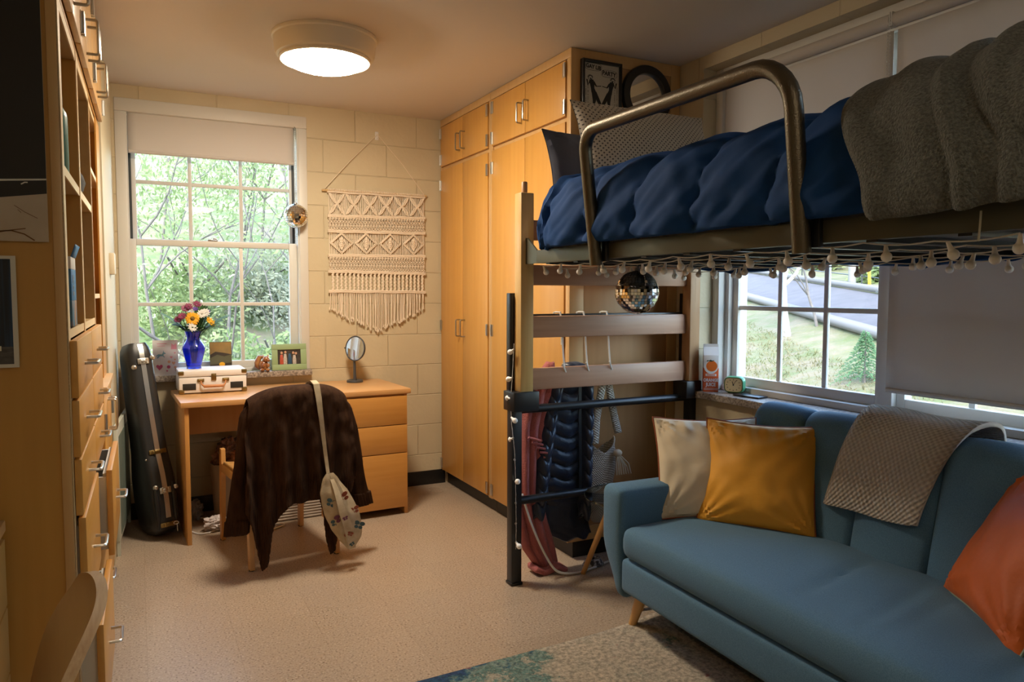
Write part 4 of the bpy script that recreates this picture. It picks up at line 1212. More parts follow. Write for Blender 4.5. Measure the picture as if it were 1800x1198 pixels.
b = MB(); b.grid(card, 420, 80); b.build('body', m_brown, r, False, mods=[('SOLIDIFY', {'thickness': .007, 'offset': 0})])
def sleeve(pts, ra, rb, seed):
    b = MB(); P = [V(p) for p in pts]
    def f(u, v):
        k = v * (len(P) - 1); i = min(int(k), len(P) - 2); t = k - i; t2 = t * t * (3 - 2 * t)
        c = P[i].lerp(P[i + 1], t2 * .5 + t * .5); a = 2 * pi * u; rr = lerp(ra, rb, v) * (1 + .16 * sin(3 * a + seed + v * 5) + .08 * sin(7 * a + 3 * v))
        if v < .08: rr *= .55 + .45 * v / .08
        return c + V((cos(a) * rr, sin(a) * rr * .55, 0))
    b.grid(f, 28, 30, closeu=True)
    b.build('sleeve', m_brown, r, False, mods=[('SOLIDIFY', {'thickness': .005})])
    q = MB()
    def g(u, v):
        p = f(u, 1); c = P[-1]; a = 2 * pi * u; d = V((cos(a), sin(a) * .6, 0)) * (.004 + .003 * sin(a * 22))
        return p + d + (P[-1] - P[-2]).normalized() * (.07 * (v - .9))
    q.grid(g, 88, 6, closeu=True); q.build('ribbed_cuff', m_brown, r, False, mods=[('SOLIDIFY', {'thickness': .004})])
sleeve([(-.205, -.075, .80), (-.235, -.085, .66), (-.262, -.085, .48), (-.282, -.08, .30), (-.288, -.075, .215)], .052, .050, 0)
sleeve([(.205, -.07, .80), (.245, -.08, .66), (.275, -.085, .48), (.305, -.08, .33), (.322, -.075, .255)], .052, .052, 2)
# ---------------------------------------------------------------- tote bag on the same chair
m_tap = M('cream tapestry cloth', (.52, .44, .31), .85, var=(26, (.40, .32, .20), .2), bump=(300, .5, .002))
r = T('tote_bag', 'cream tapestry bag with butterflies hanging from the chair by its strap', 'bag', CH, CA)
def bagp(u, v):
    a = 2 * pi * u; z = lerp(.47, .085, v); cx = lerp(.105, .205, sm(0, .95, v)) + .0; w = interp([(0, .012), (.06, .03), (.25, .068), (.5, .082), (.72, .076), (.88, .05), (1, .012)], v)
    d = .6 * w * (1 - .2 * sin(v * 9))
    return V((cx + w * cos(a) + .006 * sin(6 * a + v * 8), -.215 + d * .6 * sin(a) + .004 * n3((u * 6, v * 5, 1), 2), z))
b = MB(); b.grid(bagp, 36, 34, closeu=True); b.build('pouch', m_tap, r, False)
q = MB(); q.ribbon([(.062, -.04, .872), (.062, -.085, .898), (.062, -.125, .905), (.062, -.168, .893), (.066, -.186, .83), (.078, -.186, .72), (.094, -.182, .58), (.105, -.188, .47), (.108, -.205, .43)], [.030, .030, .030, .030, .028, .022, .018, .016, .014], .004, (1, 0, 0)); q.build('strap', m_tap, r, False)
q = MB(); q.ribbon([(.108, -.210, .46), (.118, -.253, .40), (.140, -.277, .30), (.170, -.281, .20), (.195, -.260, .10)], [.016, .024, .036, .044, .034], .004, (1, 0, 0)); q.build('second_strap', m_tap, r, False)
mB1, mB2, mB3 = M('butterfly rust', (.25, .06, .03), .8), M('butterfly teal', (.05, .10, .12), .8), M('butterfly plum', (.16, .05, .10), .8)
def butterfly(c, s, rot_, mt):
    q = MB()
    for sg in (-1, 1):
        for (ox, oz, rx, rz) in ((.55, .35, .55, .38), (.42, -.35, .4, .3)):
            q.prism([((sg * (ox + rx * cos(a))), (oz + rz * sin(a))) for a in [k * pi / 4 for k in range(8)]], lambda a, c2, t: V(c) + V(((a * cos(rot_) - c2 * sin(rot_)) * s, -t, (a * sin(rot_) + c2 * cos(rot_)) * s)), .0012)
    q.build('butterfly_print', mt, r, False)
def bagfront(u_, v): p = bagp(u_, v); return (p.x, p.y - .0012, p.z)
for (u_, v, s, ro, mt) in ((.80, .32, .030, .6, mB1), (.66, .36, .026, -.5, mB2), (.88, .50, .025, .3, mB1), (.70, .56, .028, .2, mB3), (.86, .70, .027, -.4, mB2), (.72, .78, .024, .8, mB1), (.62, .62, .021, 0, mB2)):
    butterfly(bagfront(u_, v), s, ro, mt)
for (c, s, ro, mt) in (((.152, -.2835, .26), .013, .3, mB3), ((.176, -.2825, .18), .014, -.4, mB1), ((.191, -.268, .125), .013, .6, mB2)):
    butterfly(c, s, ro, mt)

# ---------------------------------------------------------------- second desk at the far left edge
r = T('desk', 'maple desk with drawers at the far left edge, against the end panel', 'desk', (-.55, 1.5, 0))
m_dk2 = wood('maple desk side', (.48, .25, .06), (.54, .30, .09), 'y', .4, .15)
MB().bx(-.735, -.306, .95, 2.19, .730, .760, .004).build('desktop', m_desk, r)
q = MB(); q.bx(-.735, -.325, 2.165, 2.185, 0, .73); q.bx(-.735, -.325, 1.70, 1.72, 0, .73); q.bx(-.735, -.325, .96, .98, 0, .73); q.bx(-.735, -.72, 1.72, 2.165, .05, .73); q.build('side_panel', m_dk2, r)
for z0, z1 in ((.05, .37), (.374, .54), (.544, .715)):
    MB().bx(-.325, -.308, 1.705, 2.183, z0, z1, .003).bx(-.70, -.325, 1.74, 2.15, z0 + .03, z1 - .03).build('drawer', m_dk2, r)

# ================================================================ LOFT BED
BX0, BX1, BF, BN = 1.509, 2.522, 2.900, .755
r = T('loft_bed', 'loft bed with oak slatted ends, black steel legs and metal side rails', 'bed', (2.0, 1.85, 0))
def bed_end(y0, dirn):
    """y0: room-facing plane of the posts; dirn +1 = far end (slats seen from camera)"""
    yb = y0 + .062 * dirn
    for xa, xb in ((BX0, BX0 + .064), (BX1 - .062, BX1)):
        q = MB(); q.bx(xa, xb, min(y0, yb), max(y0, yb), .885, 1.764, .004); q.bx(xa + .030, xa + .034, y0 - .0006 if dirn > 0 else y0 - .002, y0 + .002 if dirn > 0 else y0 + .0006, 1.28, 1.60)
        po = q.build('post', m_oak_z if xa < 1.7 else m_oak_zr, r)
        MB().lathe([(0, 0), (.0135, 0), (.0135, .048), (.011, .052), (0, .052)], 18, ((xa + xb) / 2, (y0 + yb) / 2, 1.762)).build('peg', m_oak_zr, po)
    for z0, z1 in ((.888, .987), (1.124, 1.222), (1.360, 1.452), (1.56, 1.65)):
        q = MB(); q.bx(BX0 + .062, BX1 - .060, y0 + dirn * .030, y0 + dirn * .052, z0, z1, .006); q.build('slat', m_oak_x, r)
    for xa, sg in ((BX0 - .028, 1), (BX1 - .030, -1)):
        q = MB(); q.bx(xa, xa + .052, *sorted((y0 + dirn * .030, y0 + dirn * .080)), .012, .885, .004); q.bx(xa + (.006 if sg > 0 else -.02), xa + (.046 if sg > 0 else .026), *sorted((y0 + dirn * .064, y0 + dirn * .10)), .80, 1.325, .003)
        lg = q.build('leg', m_black, r)
        q = MB(); q.bx(xa - .004, xa + .056, *sorted((y0 + dirn * .026, y0 + dirn * .084)), 0, .014, .003); q.build('foot_cap', m_black, lg)
        x0c, x1c = (BX0 - .040, BX0 + .088) if sg > 0 else (BX1 - .088, BX1 + .008)
        q = MB(); q.bx(x0c, x1c, *sorted((y0 - dirn * .014, y0 + dirn * .094)), .800, .888, .005); q.build('collar', m_black, r)
    for z in (.800, .383):
        q = MB(); q.tube([(BX0 - .01, y0 + dirn * .052, z), (BX1, y0 + dirn * .052, z)], .019, 16); q.build('cross_bar', m_black, r)
    q = MB(); q.bx(BX0 + .01, BX1 - .01, *sorted((y0 + dirn * .072, y0 + dirn * .094)), 1.205, 1.230, .003); q.build('hook_bar', m_black, r)
bed_end(BF, 1); bed_end(BN, -1)
for x in (1.536, 2.50):
    q = MB(); q.bx(x - .004, x + .004, .80, 2.80, 1.452, 1.508, .001); q.bx(x - .0, x + (.03 if x < 2 else -.03), .80, 2.80, 1.452, 1.458)
    for (ya, yb_) in ((2.80, 2.915), (.80, .74)):
        q.prism([(ya, 1.452), (yb_, 1.452), (yb_, 1.565), (ya + (yb_ - ya) * .75, 1.565), (ya, 1.508)], lambda a, c, t: V((x - .004 + t, a, c)), .008)
    q.build('side_rail', m_rail, r)
q = MB(); q.bx(1.545, 2.49, .86, 2.86, 1.462, 1.472)
for k in range(9): q.bx(1.545, 2.49, .95 + k * .22, .98 + k * .22, 1.446, 1.462)
q.build('deck', m_black, r)
q = MB(); q.soft((2.018, 1.855, 1.585), (.92, 2.01, .20), .06, 3); q.build('mattress', M('mattress ticking', (.5, .48, .45), .85), r)

r = T('guard_rail', 'bent hammertone steel guard rail hooked on the bunk side', 'guard rail', (1.5, 1.85, 1.5))
def arc(c, p0, p1, n=7):
    return [c + (p0 - c) * cos(pi / 2 * k / n) + (p1 - c) * sin(pi / 2 * k / n) for k in range(n + 1)]
a0, a1 = V((1.502, 2.292, 1.428)), V((1.502, 1.352, 1.428))
ztop = 1.90; off = -.062
t0, t1 = V((1.502 + off, 2.285, ztop)), V((1.502 + off, 1.345, ztop))
R0 = .075
up0 = (t0 - a0).normalized(); along = (t1 - t0).normalized()
pts = [a0, a0 + up0 * .1, t0 - up0 * R0] + arc(t0 - up0 * R0 + along * R0, t0 - up0 * R0, t0 + along * R0)[1:]
pts += arc(t1 - along * .12 - up0 * .12, t1 - along * .12, t1 - up0 * .12) + [a1 + up0 * .1, a1]
q = MB(); q.tube(pts, .0235, 20); q.build('tube', m_hammer, r)
for a in (a0, a1):
    q = MB(); q.box(a + V((.026, -.022, .050)), (.018, .03, .075), .003); q.build('hook_bracket', m_black, r)

# ================================================================ BEDDING
SEC = [(1.522, 1.512), (1.508, 1.545), (1.512, 1.61), (1.532, 1.69), (1.575, 1.752), (1.645, 1.785), (1.75, 1.795), (1.95, 1.80), (2.2, 1.79), (2.40, 1.765), (2.475, 1.71), (2.492, 1.60), (2.496, 1.49), (2.494, 1.432)]
def secp(s):
    k = s * (len(SEC) - 1); i = min(int(k), len(SEC) - 2); t = k - i
    g = lambda j: V((SEC[max(0, min(len(SEC) - 1, j))][0], 0, SEC[max(0, min(len(SEC) - 1, j))][1]))
    p0, p1, p2, p3 = g(i - 1), g(i), g(i + 1), g(i + 2)
    return .5 * ((2 * p1) + (-p0 + p2) * t + (2 * p0 - 5 * p1 + 4 * p2 - p3) * t * t + (-p0 + 3 * p1 - 3 * p2 + p3) * t ** 3)
def secn(s):
    d = secp(min(1, s + .01)) - secp(max(0, s - .01)); return V((-d.z, 0, d.x)).normalized()
def comf(u, v, extra=0., quilt=True):
    # u along section, v along bed from far (0) to near (1)
    y = lerp(2.815, .83, v)
    p = secp(u); n = secn(u)
    e = max(0., (y - 2.66) / .155)
    shrink = 1 - .35 * (1 - sqrt(max(0, 1 - min(1, e) ** 2)))
    c = V((2.03, 0, 1.52)); q = c + (p - c) * shrink
    side = sm(.62, .30, u) * sm(0.0, .06, u) + .15
    ys = y + .11 * sm(0, .5, u) * .8      # seams slant slightly
    ph = (2.70 - ys) / .305
    puff = abs(sin(pi * ph)) ** .55
    off = 0
    if quilt:
        off = .034 * puff * (sm(0, .05, u) if u < .6 else .5 * sm(1, .93, u))
        wr = n3((u * 5 + y * 1.5, y * 6 - u * 6, .3), 2.0, 3)
        q1, q2 = y * .80 + u * 1.05, u * 1.3 - y * .55
        wr2 = n3((q1 * 8, q2 * 1.6, 1.3), 1.6, 7); wr3 = n3((q1 * 17, q2 * 3.2, 4.3), 1.6, 2)
        off += .008 * wr * side + .012 * wr2 * side + .006 * wr3 * side
        edge = math.exp(-((ph % 1) / .14) ** 2) + math.exp(-((1 - ph % 1) / .14) ** 2)
        off += .007 * edge * sin(u * 55 + 3 * sin(y * 5))
    if y > 2.60 and u < .45:
        off += .010 * sin(y * 105 + u * 6) * sm(2.60, 2.70, y)
    hang = 0
    if u > .9: hang = .018 * n3((y * 2.2, 0, 5), 1.5, 2) * sm(.9, 1, u)
    return V((q.x, y, q.z + hang)) + n * (off + extra)
b = MB(); b.grid(lambda u, v: comf(u, v), 84, 190)
o = b.build('comforter', m_navy, mods=[('SOLIDIFY', {'thickness': .02, 'offset': -1})]); rebase(o, (2.0, 1.8, 1.69)); tag(o, 'navy blue quilted comforter spread over the upper bunk mattress', 'comforter')
def blank(u, v):
    y = lerp(1.140, .68, v) + .11 * sm(.06, .36, u)
    s = lerp(.035 + .018 * sm(.2, 1., v) - .028 * sm(.25, .0, v) * 0, .80, u)
    p = secp(s); n = secn(s)
    f = .008 * sin(v * 15 + u * 7) * sm(0, .2, u) + .018 * math.exp(-((v - .50 - .12 * u) / .035) ** 2) + .016 * math.exp(-((v - .70 - .16 * u) / .04) ** 2)
    edge = 1 - sm(0, .07, v)
    return V((p.x, y, p.z)) + n * (.060 + f + .012 * n3((u * 5, v * 5, 2), 1.5) - .018 * edge)
b = MB(); b.grid(blank, 70, 80); o = b.build('fleece_blanket', m_fleece, mods=[('SOLIDIFY', {'thickness': .022, 'offset': 0})]); rebase(o, (1.9, 1.0, 1.85)); tag(o, 'fluffy grey fleece blanket folded over the near half of the bunk', 'blanket')
o = MB().ribbon([(1.497, .905, 1.49), (1.494, .904, 1.46), (1.496, .907, 1.43)], .004, .0015, (0, 1, 0)).build('loose_thread', M('pale thread', (.5, .5, .42), .8)); rebase(o, (1.497, .905, 1.49)); tag(o, 'pale loose thread dangling over the dark bed rail', 'thread')

def frame(c, ex, ez):
    ex = V(ex).normalized(); ez = V(ez); ez = (ez - ex * ez.dot(ex)).normalized(); ey = ez.cross(ex)
    return MX.Translation(V(c)) @ MX((ex, ey, ez)).transposed().to_4x4()
def cushion(name, label, cat, c, ex, ez, w, h, t, mat, pipe=None, group=None, wr=.010, back=None, seed=1., uvs=False, sag=0.):
    Mx = frame(c, ex, ez)
    r = T(name, label, cat, c, 0, group)
    def surf(u, v, sg):
        a, b_ = 2 * u - 1, 2 * v - 1
        x = w / 2 * a * (1 - .075 * (1 - b_ * b_)); y = h / 2 * b_ * (1 - .075 * (1 - a * a))
        th = t / 2 * (max(0, 1 - a * a) ** .5) * (max(0, 1 - b_ * b_) ** .5) + .002
        rim = 1 - max(abs(a), abs(b_))
        k = sm(0, .12, rim)
        # creases pulling from the corners
        cr = 0
        for ca, cb in ((-1, -1), (1, -1), (1, 1), (-1, 1)):
            dx, dy = a - ca, b_ - cb; d = sqrt(dx * dx + dy * dy); an = math.atan2(dy, dx)
            cr += sin(an * 17 + seed * (ca + 2 * cb)) * math.exp(-d * 2.4) * sm(.0, .3, d)
        nz_ = n3((a * 1.7, b_ * 1.7, sg), 1.5, seed)
        tp = sin(a * 21 + seed + 3 * b_) * sm(.45, .95, b_) * .5
        return Mx @ V((x, y - sag * (1 - b_ * b_) * 0, sg * (th + k * wr * (cr + .8 * nz_ + tp))))
    b = MB(); b.grid(lambda u, v: surf(u, v, 1), 44, 44, uvf=(lambda u, v: (u * w, v * h)))
    if back is None: b.grid(lambda u, v: surf(u, v, -1), 44, 44, uvf=(lambda u, v: (u * w, v * h)))
    bmesh.ops.remove_doubles(b.bm, verts=b.bm.verts, dist=.0008)
    b.build('cover', mat, r)
    if back is not None:
        b = MB(); b.grid(lambda u, v: surf(u, v, -1), 44, 44); b.build('back_cover', back, r)
    if pipe:
        P = [surf(k / 30, 0, 0) for k in range(30)] + [surf(1, k / 30, 0) for k in range(30)] + [surf(1 - k / 30, 1, 0) for k in range(30)] + [surf(0, 1 - k / 30, 0) for k in range(30)]
        q = MB(); q.tube(P, .0042, 8, True); q.build('piping', pipe, r)
    return r
m_dots = dots_mat('dotted cotton', (.56, .52, .45), (.09, .085, .085), .0165)
cushion('pillow', 'dark slate blue pillow standing behind the dotted one, on the bunk', 'pillow', (1.93, 2.845, 1.855), (1, .03, -.02), (-.05, -1, .30), .66, .38, .15, m_dnavy, seed=2.)
cushion('pillow', 'cream pillow with small dark dots propped at the head of the bunk', 'pillow', (2.035, 2.70, 1.940), (1, -.06, -.02), (-.02, -1, .40), .70, .46, .17, m_dots, seed=3.3, wr=.008)

# ================================================================ STRING LIGHTS
def bulb_mb():
    b = MB(); b.ball((0, 0, -.030), .0125, 14); b.lathe([(.0042, 0), (.0052, -.008), (.0062, -.016), (.008, -.021)], 10); return b
def string_lights(label, strands, base, hang):
    r = T('string_lights', label, 'string lights', base, 0, 'globe string lights on the bed')
    q = MB(); first = None; root = V(base)
    for pts, every in strands:
        P = []
        for i in range(len(pts) - 1):
            for k in range(6):
                t = k / 6; p = V(pts[i]).lerp(V(pts[i + 1]), t); p.z -= .007 * sin(pi * t) * (1 if hang else 0); P.append(p)
        P.append(V(pts[-1])); q.tube(P, .0011, 6)
        q.tube([p + V((.0012 * sin(i * 2.1), .0014 * cos(i * 2.1), .0018)) for i, p in enumerate(P)], .0009, 5)
        for i in range(1, len(P), every):
            rot = (random.uniform(-.35, .35), random.uniform(-.35, .35), 0) if hang else (random.uniform(1.0, 2.0) * random.choice((-1, 1)), random.uniform(-.6, .6), 0)
            loc = P[i] - root
            if first is None:
                first = bulb_mb().build('bulb', m_bulb, r, False); first.location = loc; first.rotation_euler = rot
            else:
                c = first.copy(); COL.objects.link(c); c.parent = r; c.location = loc; c.rotation_euler = rot
    q.build('cord', m_whiteplastic, r)
    return r
S = []
rs = random.Random(3)
for x, z, n in ((1.560, 1.446, 11), (1.70, 1.440, 10), (1.90, 1.438, 10), (2.14, 1.436, 9), (2.36, 1.434, 9)):
    S.append(([(x + rs.uniform(-.06, .06) * (x > 1.6) + (.012 if x < 1.6 else 0), lerp(2.84, .87, k / n), z + rs.uniform(-.006, .004)) for k in range(n + 1)], 5))
string_lights('white globe string lights zigzagging under the bunk deck', S, (1.95, 1.85, 1.45), True)
string_lights('white globe string lights running down the front black bed leg', [([(1.492, 2.932, 1.10), (1.480, 2.925, .95), (1.470, 2.922, .84), (1.476, 2.922, .74), (1.492, 2.924, .62), (1.498, 2.926, .50), (1.50, 2.926, .38), (1.502, 2.926, .27), (1.500, 2.926, .17)], 5)], (1.49, 2.93, .62), False)

# ================================================================ MIRROR BALLS
def mirror_ball(label, c, R, ztop, rows, mats, hook=True):
    r = T('mirror_ball', label, 'mirror ball', c)
    b = MB(); b.ball((0, 0, 0), R * .985, 32); b.build('core', mats[1], r, False)
    b = MB(); rr = random.Random(5)
    for i in range(rows):
        a0, a1 = pi * i / rows - pi / 2, pi * (i + 1) / rows - pi / 2; am = (a0 + a1) / 2
        n = max(4, int(2 * rows * cos(am)))
        for k in range(n):
            l0, l1 = 2 * pi * (k + .05) / n, 2 * pi * (k + .95) / n; g = .05 * (a1 - a0)
            tl = V((rr.uniform(-1, 1), rr.uniform(-1, 1), rr.uniform(-1, 1))) * .012 * R
            pts = []
            for (la, lo) in ((a0 + g, l0), (a0 + g, l1), (a1 - g, l1), (a1 - g, l0)):
                p = V((cos(la) * cos(lo), cos(la) * sin(lo), sin(la))) * R * 1.012
                pts.append(p)
            nrm = (pts[1] - pts[0]).cross(pts[3] - pts[0])
            if nrm.length < 1e-9: continue
            nrm.normalize()
            sgn = [1, -1, 1, -1]; tilt = rr.uniform(-.006, .006)
            pts = [p + nrm * (tilt * R * (1 if j in (0, 1) else -1)) for j, p in enumerate(pts)]
            b.bm.faces.new([b.bm.verts.new(p) for p in pts])
    b.build('mirror_tiles', mats[0], r, False, flat=True)
    q = MB(); q.lathe([(0, R * 1.01), (R * .14, R * 1.01), (R * .12, R * 1.12), (0, R * 1.14)], 14); q.tube([(0, 0, R * 1.1), (0, 0, ztop - c[2])], .0012, 6)
    q.build('cap', m_dsteel, r, False)
    q = MB(); q.tube([(0, 0, ztop - c[2] - .002), (.006, 0, ztop - c[2] - .008), (.004, 0, ztop - c[2] - .020), (-.004, 0, ztop - c[2] - .022), (-.006, 0, ztop - c[2] - .012)], .0018, 6); q.build('hook', m_black, r, False)
    return r
mirror_ball('mirror ball hanging under the bunk in front of the oak slats', (1.905, 2.59, 1.330), .092, 1.446, 22, (m_tile_m, M('ball core dark', (.02, .02, .02), .5)))
mirror_ball('small mirror ball hanging at the right jamb of the back window', (.893, 4.735, 1.797), .073, 2.34, 17, (m_tile_m, m_tile_c))

# ================================================================ WALL ART ON THE WARDROBE SIDE
SY = 3.092
r = T('framed_poster', 'black framed party poster with two dancing figures on the wardrobe side', 'framed print', (2.033, SY, 2.27))
q = MB(); x0, x1, z0, z1 = 1.924, 2.150, 2.045, 2.442
q.bx(x0, x0 + .012, SY - .028, SY, z0, z1, .002); q.bx(x1 - .010, x1, SY - .028, SY, z0, z1, .002); q.bx(x0 + .012, x1 - .01, SY - .028, SY, z1 - .014, z1, .002); q.bx(x0 + .012, x1 - .01, SY - .028, SY, z0, z0 + .014, .002)
q.build('frame', m_black, r)
m_print = M('print paper', (.50, .47, .41), .5)
MB().bx(x0 + .011, x1 - .009, SY - .012, SY - .008, z0 + .012, z1 - .012).build('print', m_print, r)
YT = SY - .0128
def loc_(x, z): return (x - 2.033, YT - SY, z - 2.27)
text_mesh('GAY LIB', .026, 'lettering', m_ink, r, loc_(1.992, 2.410), RX @ MX.Rotation(RAD(-4), 3, 'Z'), .0004, sx=.92, bold=.0009)
text_mesh('PARTY', .028, 'lettering', m_ink, r, loc_(2.082, 2.388), RX @ MX.Rotation(RAD(-3), 3, 'Z'), .0004, sx=.95, bold=.0009)
q = MB()
for (cx, cz, rx, rz) in ((1.992, 2.411, .046, .017), (2.083, 2.388, .046, .017)):
    q.tube([(cx + rx * math.copysign(abs(cos(a)) ** .6, cos(a)), YT, cz + rz * math.copysign(abs(sin(a)) ** .6, sin(a))) for a in [2 * pi * k / 24 for k in range(24)]], .0008, 5, True)
q.build('speech_outline', m_ink, r)
def dancer(mir, cx):
    def X(a): return cx + a * mir
    q = MB()
    def limb(pts, rr): q.tube([(X(a), YT, c) for a, c in pts], rr, 8)
    limb([(-.004, 2.318), (0, 2.29), (.003, 2.25), (.010, 2.215)], [.011, .014, .010, .014])
    limb([(-.010, 2.31), (-.024, 2.27), (-.030, 2.318)], [.006, .005, .004])
    limb([(.008, 2.305), (.024, 2.268), (.052, 2.275)], [.006, .005, .0035])
    limb([(.008, 2.22), (.014, 2.15), (.010, 2.115), (-.020, 2.07)], [.011, .010, .006, .004])
    limb([(.014, 2.22), (.040, 2.14), (.054, 2.10), (.052, 2.058)], [.011, .010, .007, .005])
    limb([(-.006, 2.318), (-.010, 2.332)], .004)
    for v in q.bm.verts: v.co.y = YT + (v.co.y - YT) * .05; v.co.z = 2.372 - (2.358 - v.co.z) * .567
    q.build('dancer_print', m_ink, r)
    q = MB(); q.tube([(X(-.010) + .011 * cos(a), YT, 2.343 + .014 * sin(a)) for a in [2 * pi * k / 16 for k in range(16)]], .0012, 5, True)
    for k in range(7):
        a = pi * (.1 + .8 * k / 6); q.tube([(X(-.010) + .011 * cos(a), YT, 2.344 + .013 * sin(a)), (X(-.010) + .017 * cos(a + .3), YT, 2.344 + .020 * sin(a + .2))], .0022, 5)
    for v in q.bm.verts: v.co.y = YT + (v.co.y - YT) * .1; v.co.z = 2.368 - (2.358 - v.co.z) * .75
    q.build('head_print', m_ink, r)
dancer(1, 1.985); dancer(-1, 2.095)
q = MB(); rr = random.Random(2)
for cx in (1.950, 1.962, 2.116, 2.130):
    for k in range(26):
        z = 2.325 - k * .0062
        if rr.random() < .8: q.bx(cx - .0014, cx + .0014, YT, YT + .0005, z, z + rr.uniform(.002, .005))
q.build('small_print', m_ink, r)
r = T('round_mirror', 'round wall mirror with wide black frame on the wardrobe side', 'mirror', (2.312, SY, 2.312))
rotm = MX.Rotation(pi / 2, 4, 'X')
MB().lathe([(.150, 0), (.150, .016), (.146, .022), (.110, .022), (.106, .016), (.106, .004), (.150, 0)], 64, (2.312, SY, 2.312), rotm).build('frame', m_black, r)
MB().lathe([(.108, .005), (0, .005)], 48, (2.312, SY, 2.312), rotm).build('glass', m_mirror, r)
# ================================================================ COATS BEHIND THE BED END
def hook(label, x):
    r = T('coat_hook', label, 'hook', (x, 2.985, 1.23), 0, 'white hooks on the black bar')
    q = MB()
    q.tube([(-.010, .012, -.028), (-.010, .012, .006), (-.006, .0, .0075), (0, -.030, .0075), (.002, -.036, -.02), (.008, -.034, -.10), (.020, -.026, -.19), (.026, -.024, -.235), (.026, -.034, -.262), (.018, -.052, -.268), (.006, -.062, -.252), (-.004, -.064, -.226)], .0042, 8)
    q.build('wire', m_whiteplastic, r, False); return r
hook('white hook holding the pink garment on the black bar', 1.742)
hook('white hook holding the navy jacket on the black bar', 1.868)
hook('white hook holding the cream crochet bag on the black bar', 1.998)
def sheet(name, mat, edges, root, y, depth=.02, folds=(30, .012), thick=.012, nu=50, nv=60, seed=0., puff=None):
    """hanging cloth: edges = [(z, xl, xr)] from top down"""
    L = [(e[0], e[1]) for e in edges]; Rr = [(e[0], e[2]) for e in edges]
    zt, zb = edges[0][0], edges[-1][0]
    asc = lambda T_: sorted(T_)
    def f(u, v):
        z = lerp(zt, zb, v); xl, xr = interp(asc(L), z), interp(asc(Rr), z); x = lerp(xl, xr, u)
        s = 2 * u - 1
        o = folds[1] * sin(folds[0] * (u + .12 * sin(3 * v + seed)) + seed) * sm(0, .12, v) + .006 * n3((u * 4, v * 5, seed), 1.6)
        p = puff(u, v) if puff else 0
        return V((x, y - depth * (1 - s * s) - o * .6 - p, z + .010 * sin(u * 12 + seed) * sm(.8, 1, v)))
    b = MB(); b.grid(f, nu, nv)
    return b.build(name, mat, root, mods=[('SOLIDIFY', {'thickness': thick, 'offset': 0})])
r = T('garment', 'dusty pink ribbed garment hanging from the bar nearest the bed leg', 'clothing', (1.70, 3.02, 1.0))
sheet('body', m_pink, [(1.0, 1.724, 1.752), (.93, 1.66, 1.775), (.86, 1.60, 1.765), (.70, 1.575, 1.72), (.55, 1.570, 1.70), (.40, 1.568, 1.69), (.26, 1.575, 1.72), (.12, 1.60, 1.76), (.03, 1.66, 1.78)], r, 3.045, .03, (22, .014), .014, seed=1.)
q = MB()
for k in range(5):
    q.tube([(1.60 + .02 * k, 2.995, .66 - .025 * k), (1.66 + .012 * k, 2.985, .64 - .02 * k)], .006, 6)
q.build('pocket_ribbing', m_pink, r)
b = MB(); b.soft((1.72, 3.02, .018), (.18, .10, .032), .016, 4, lambda p: V((0, 0, .012 * sin(p.x * 60)))); b.build('trailing_hem', m_pink, r)
r = T('puffer_jacket', 'navy quilted puffer jacket hanging from the middle hook behind the bed', 'jacket', (1.82, 3.03, 1.0))
def rows(n, amp):
    return lambda u, v: amp * abs(sin(pi * n * (v + .02 * sin(u * 9)))) ** .5
sheet('body', m_puff, [(.99, 1.83, 1.90), (.93, 1.77, 1.945), (.86, 1.74, 1.95), (.70, 1.715, 1.945), (.50, 1.70, 1.945), (.36, 1.695, 1.95), (.30, 1.70, 1.95)], r, 3.070, .030, (7, .004), .014, 60, 110, 2., rows(10, .020))
sheet('sleeve', m_puff, [(.90, 1.735, 1.80), (.75, 1.695, 1.765), (.55, 1.66, 1.735), (.38, 1.635, 1.715), (.27, 1.625, 1.70)], r, 3.045, .040, (5, .004), .014, 30, 90, 4., rows(9, .020))
sheet('sleeve', m_puff, [(.90, 1.90, 1.955), (.75, 1.90, 1.960), (.55, 1.90, 1.955), (.38, 1.895, 1.95), (.24, 1.89, 1.945)], r, 3.035, .040, (5, .004), .014, 30, 90, 5., rows(9, .020))
sheet('lower_panel', m_puff, [(.34, 1.68, 1.95), (.26, 1.66, 1.96), (.18, 1.72, 1.97), (.13, 1.82, 1.985)], r, 3.055, .03, (9, .008), .012, 40, 30, 3.)
b = MB(); b.soft((1.862, 3.035, .955), (.13, .09, .085), .04, 4, lambda p: V((.008 * sin(p.z * 90), .006 * sin(p.x * 80), 0))); b.build('hood', m_puff, r)
q = MB(); q.ribbon([(1.865, 2.975, .90), (1.862, 2.968, .70), (1.868, 2.970, .50), (1.87, 2.975, .36)], .016, .004, (1, 0, 0)); q.build('zip_placket', m_black, r)
r = T('crochet_bag', 'cream crochet shoulder bag hanging by its straps behind the sofa arm', 'bag', (2.02, 3.03, .98))
m_cro = weave_mat('cream crochet', (.66, .60, .50), (.30, .26, .21), .016, .013, .9, .004)
def strap_ribbon(pts, w):
    q = MB(); P = [V(p) for p in pts]
    def f(u, v):
        k = v * (len(P) - 1); i = min(int(k), len(P) - 2); p = P[i].lerp(P[i + 1], k - i)
        return p + V(((u - .5) * w, -.006 * (1 - (2 * u - 1) ** 2), 0))
    L = sum((P[i + 1] - P[i]).length for i in range(len(P) - 1))
    q.grid(f, 4, 40, uvf=lambda u, v: (u * w, v * L)); q.build('strap', m_cro, r, mods=[('SOLIDIFY', {'thickness': .008})])
strap_ribbon([(2.006, 2.965, .985), (1.985, 2.985, .84), (1.965, 2.99, .72), (1.955, 2.985, .60)], .036)
strap_ribbon([(2.012, 2.975, .985), (2.045, 3.0, .86), (2.075, 3.005, .74), (2.10, 3.0, .64)], .036)
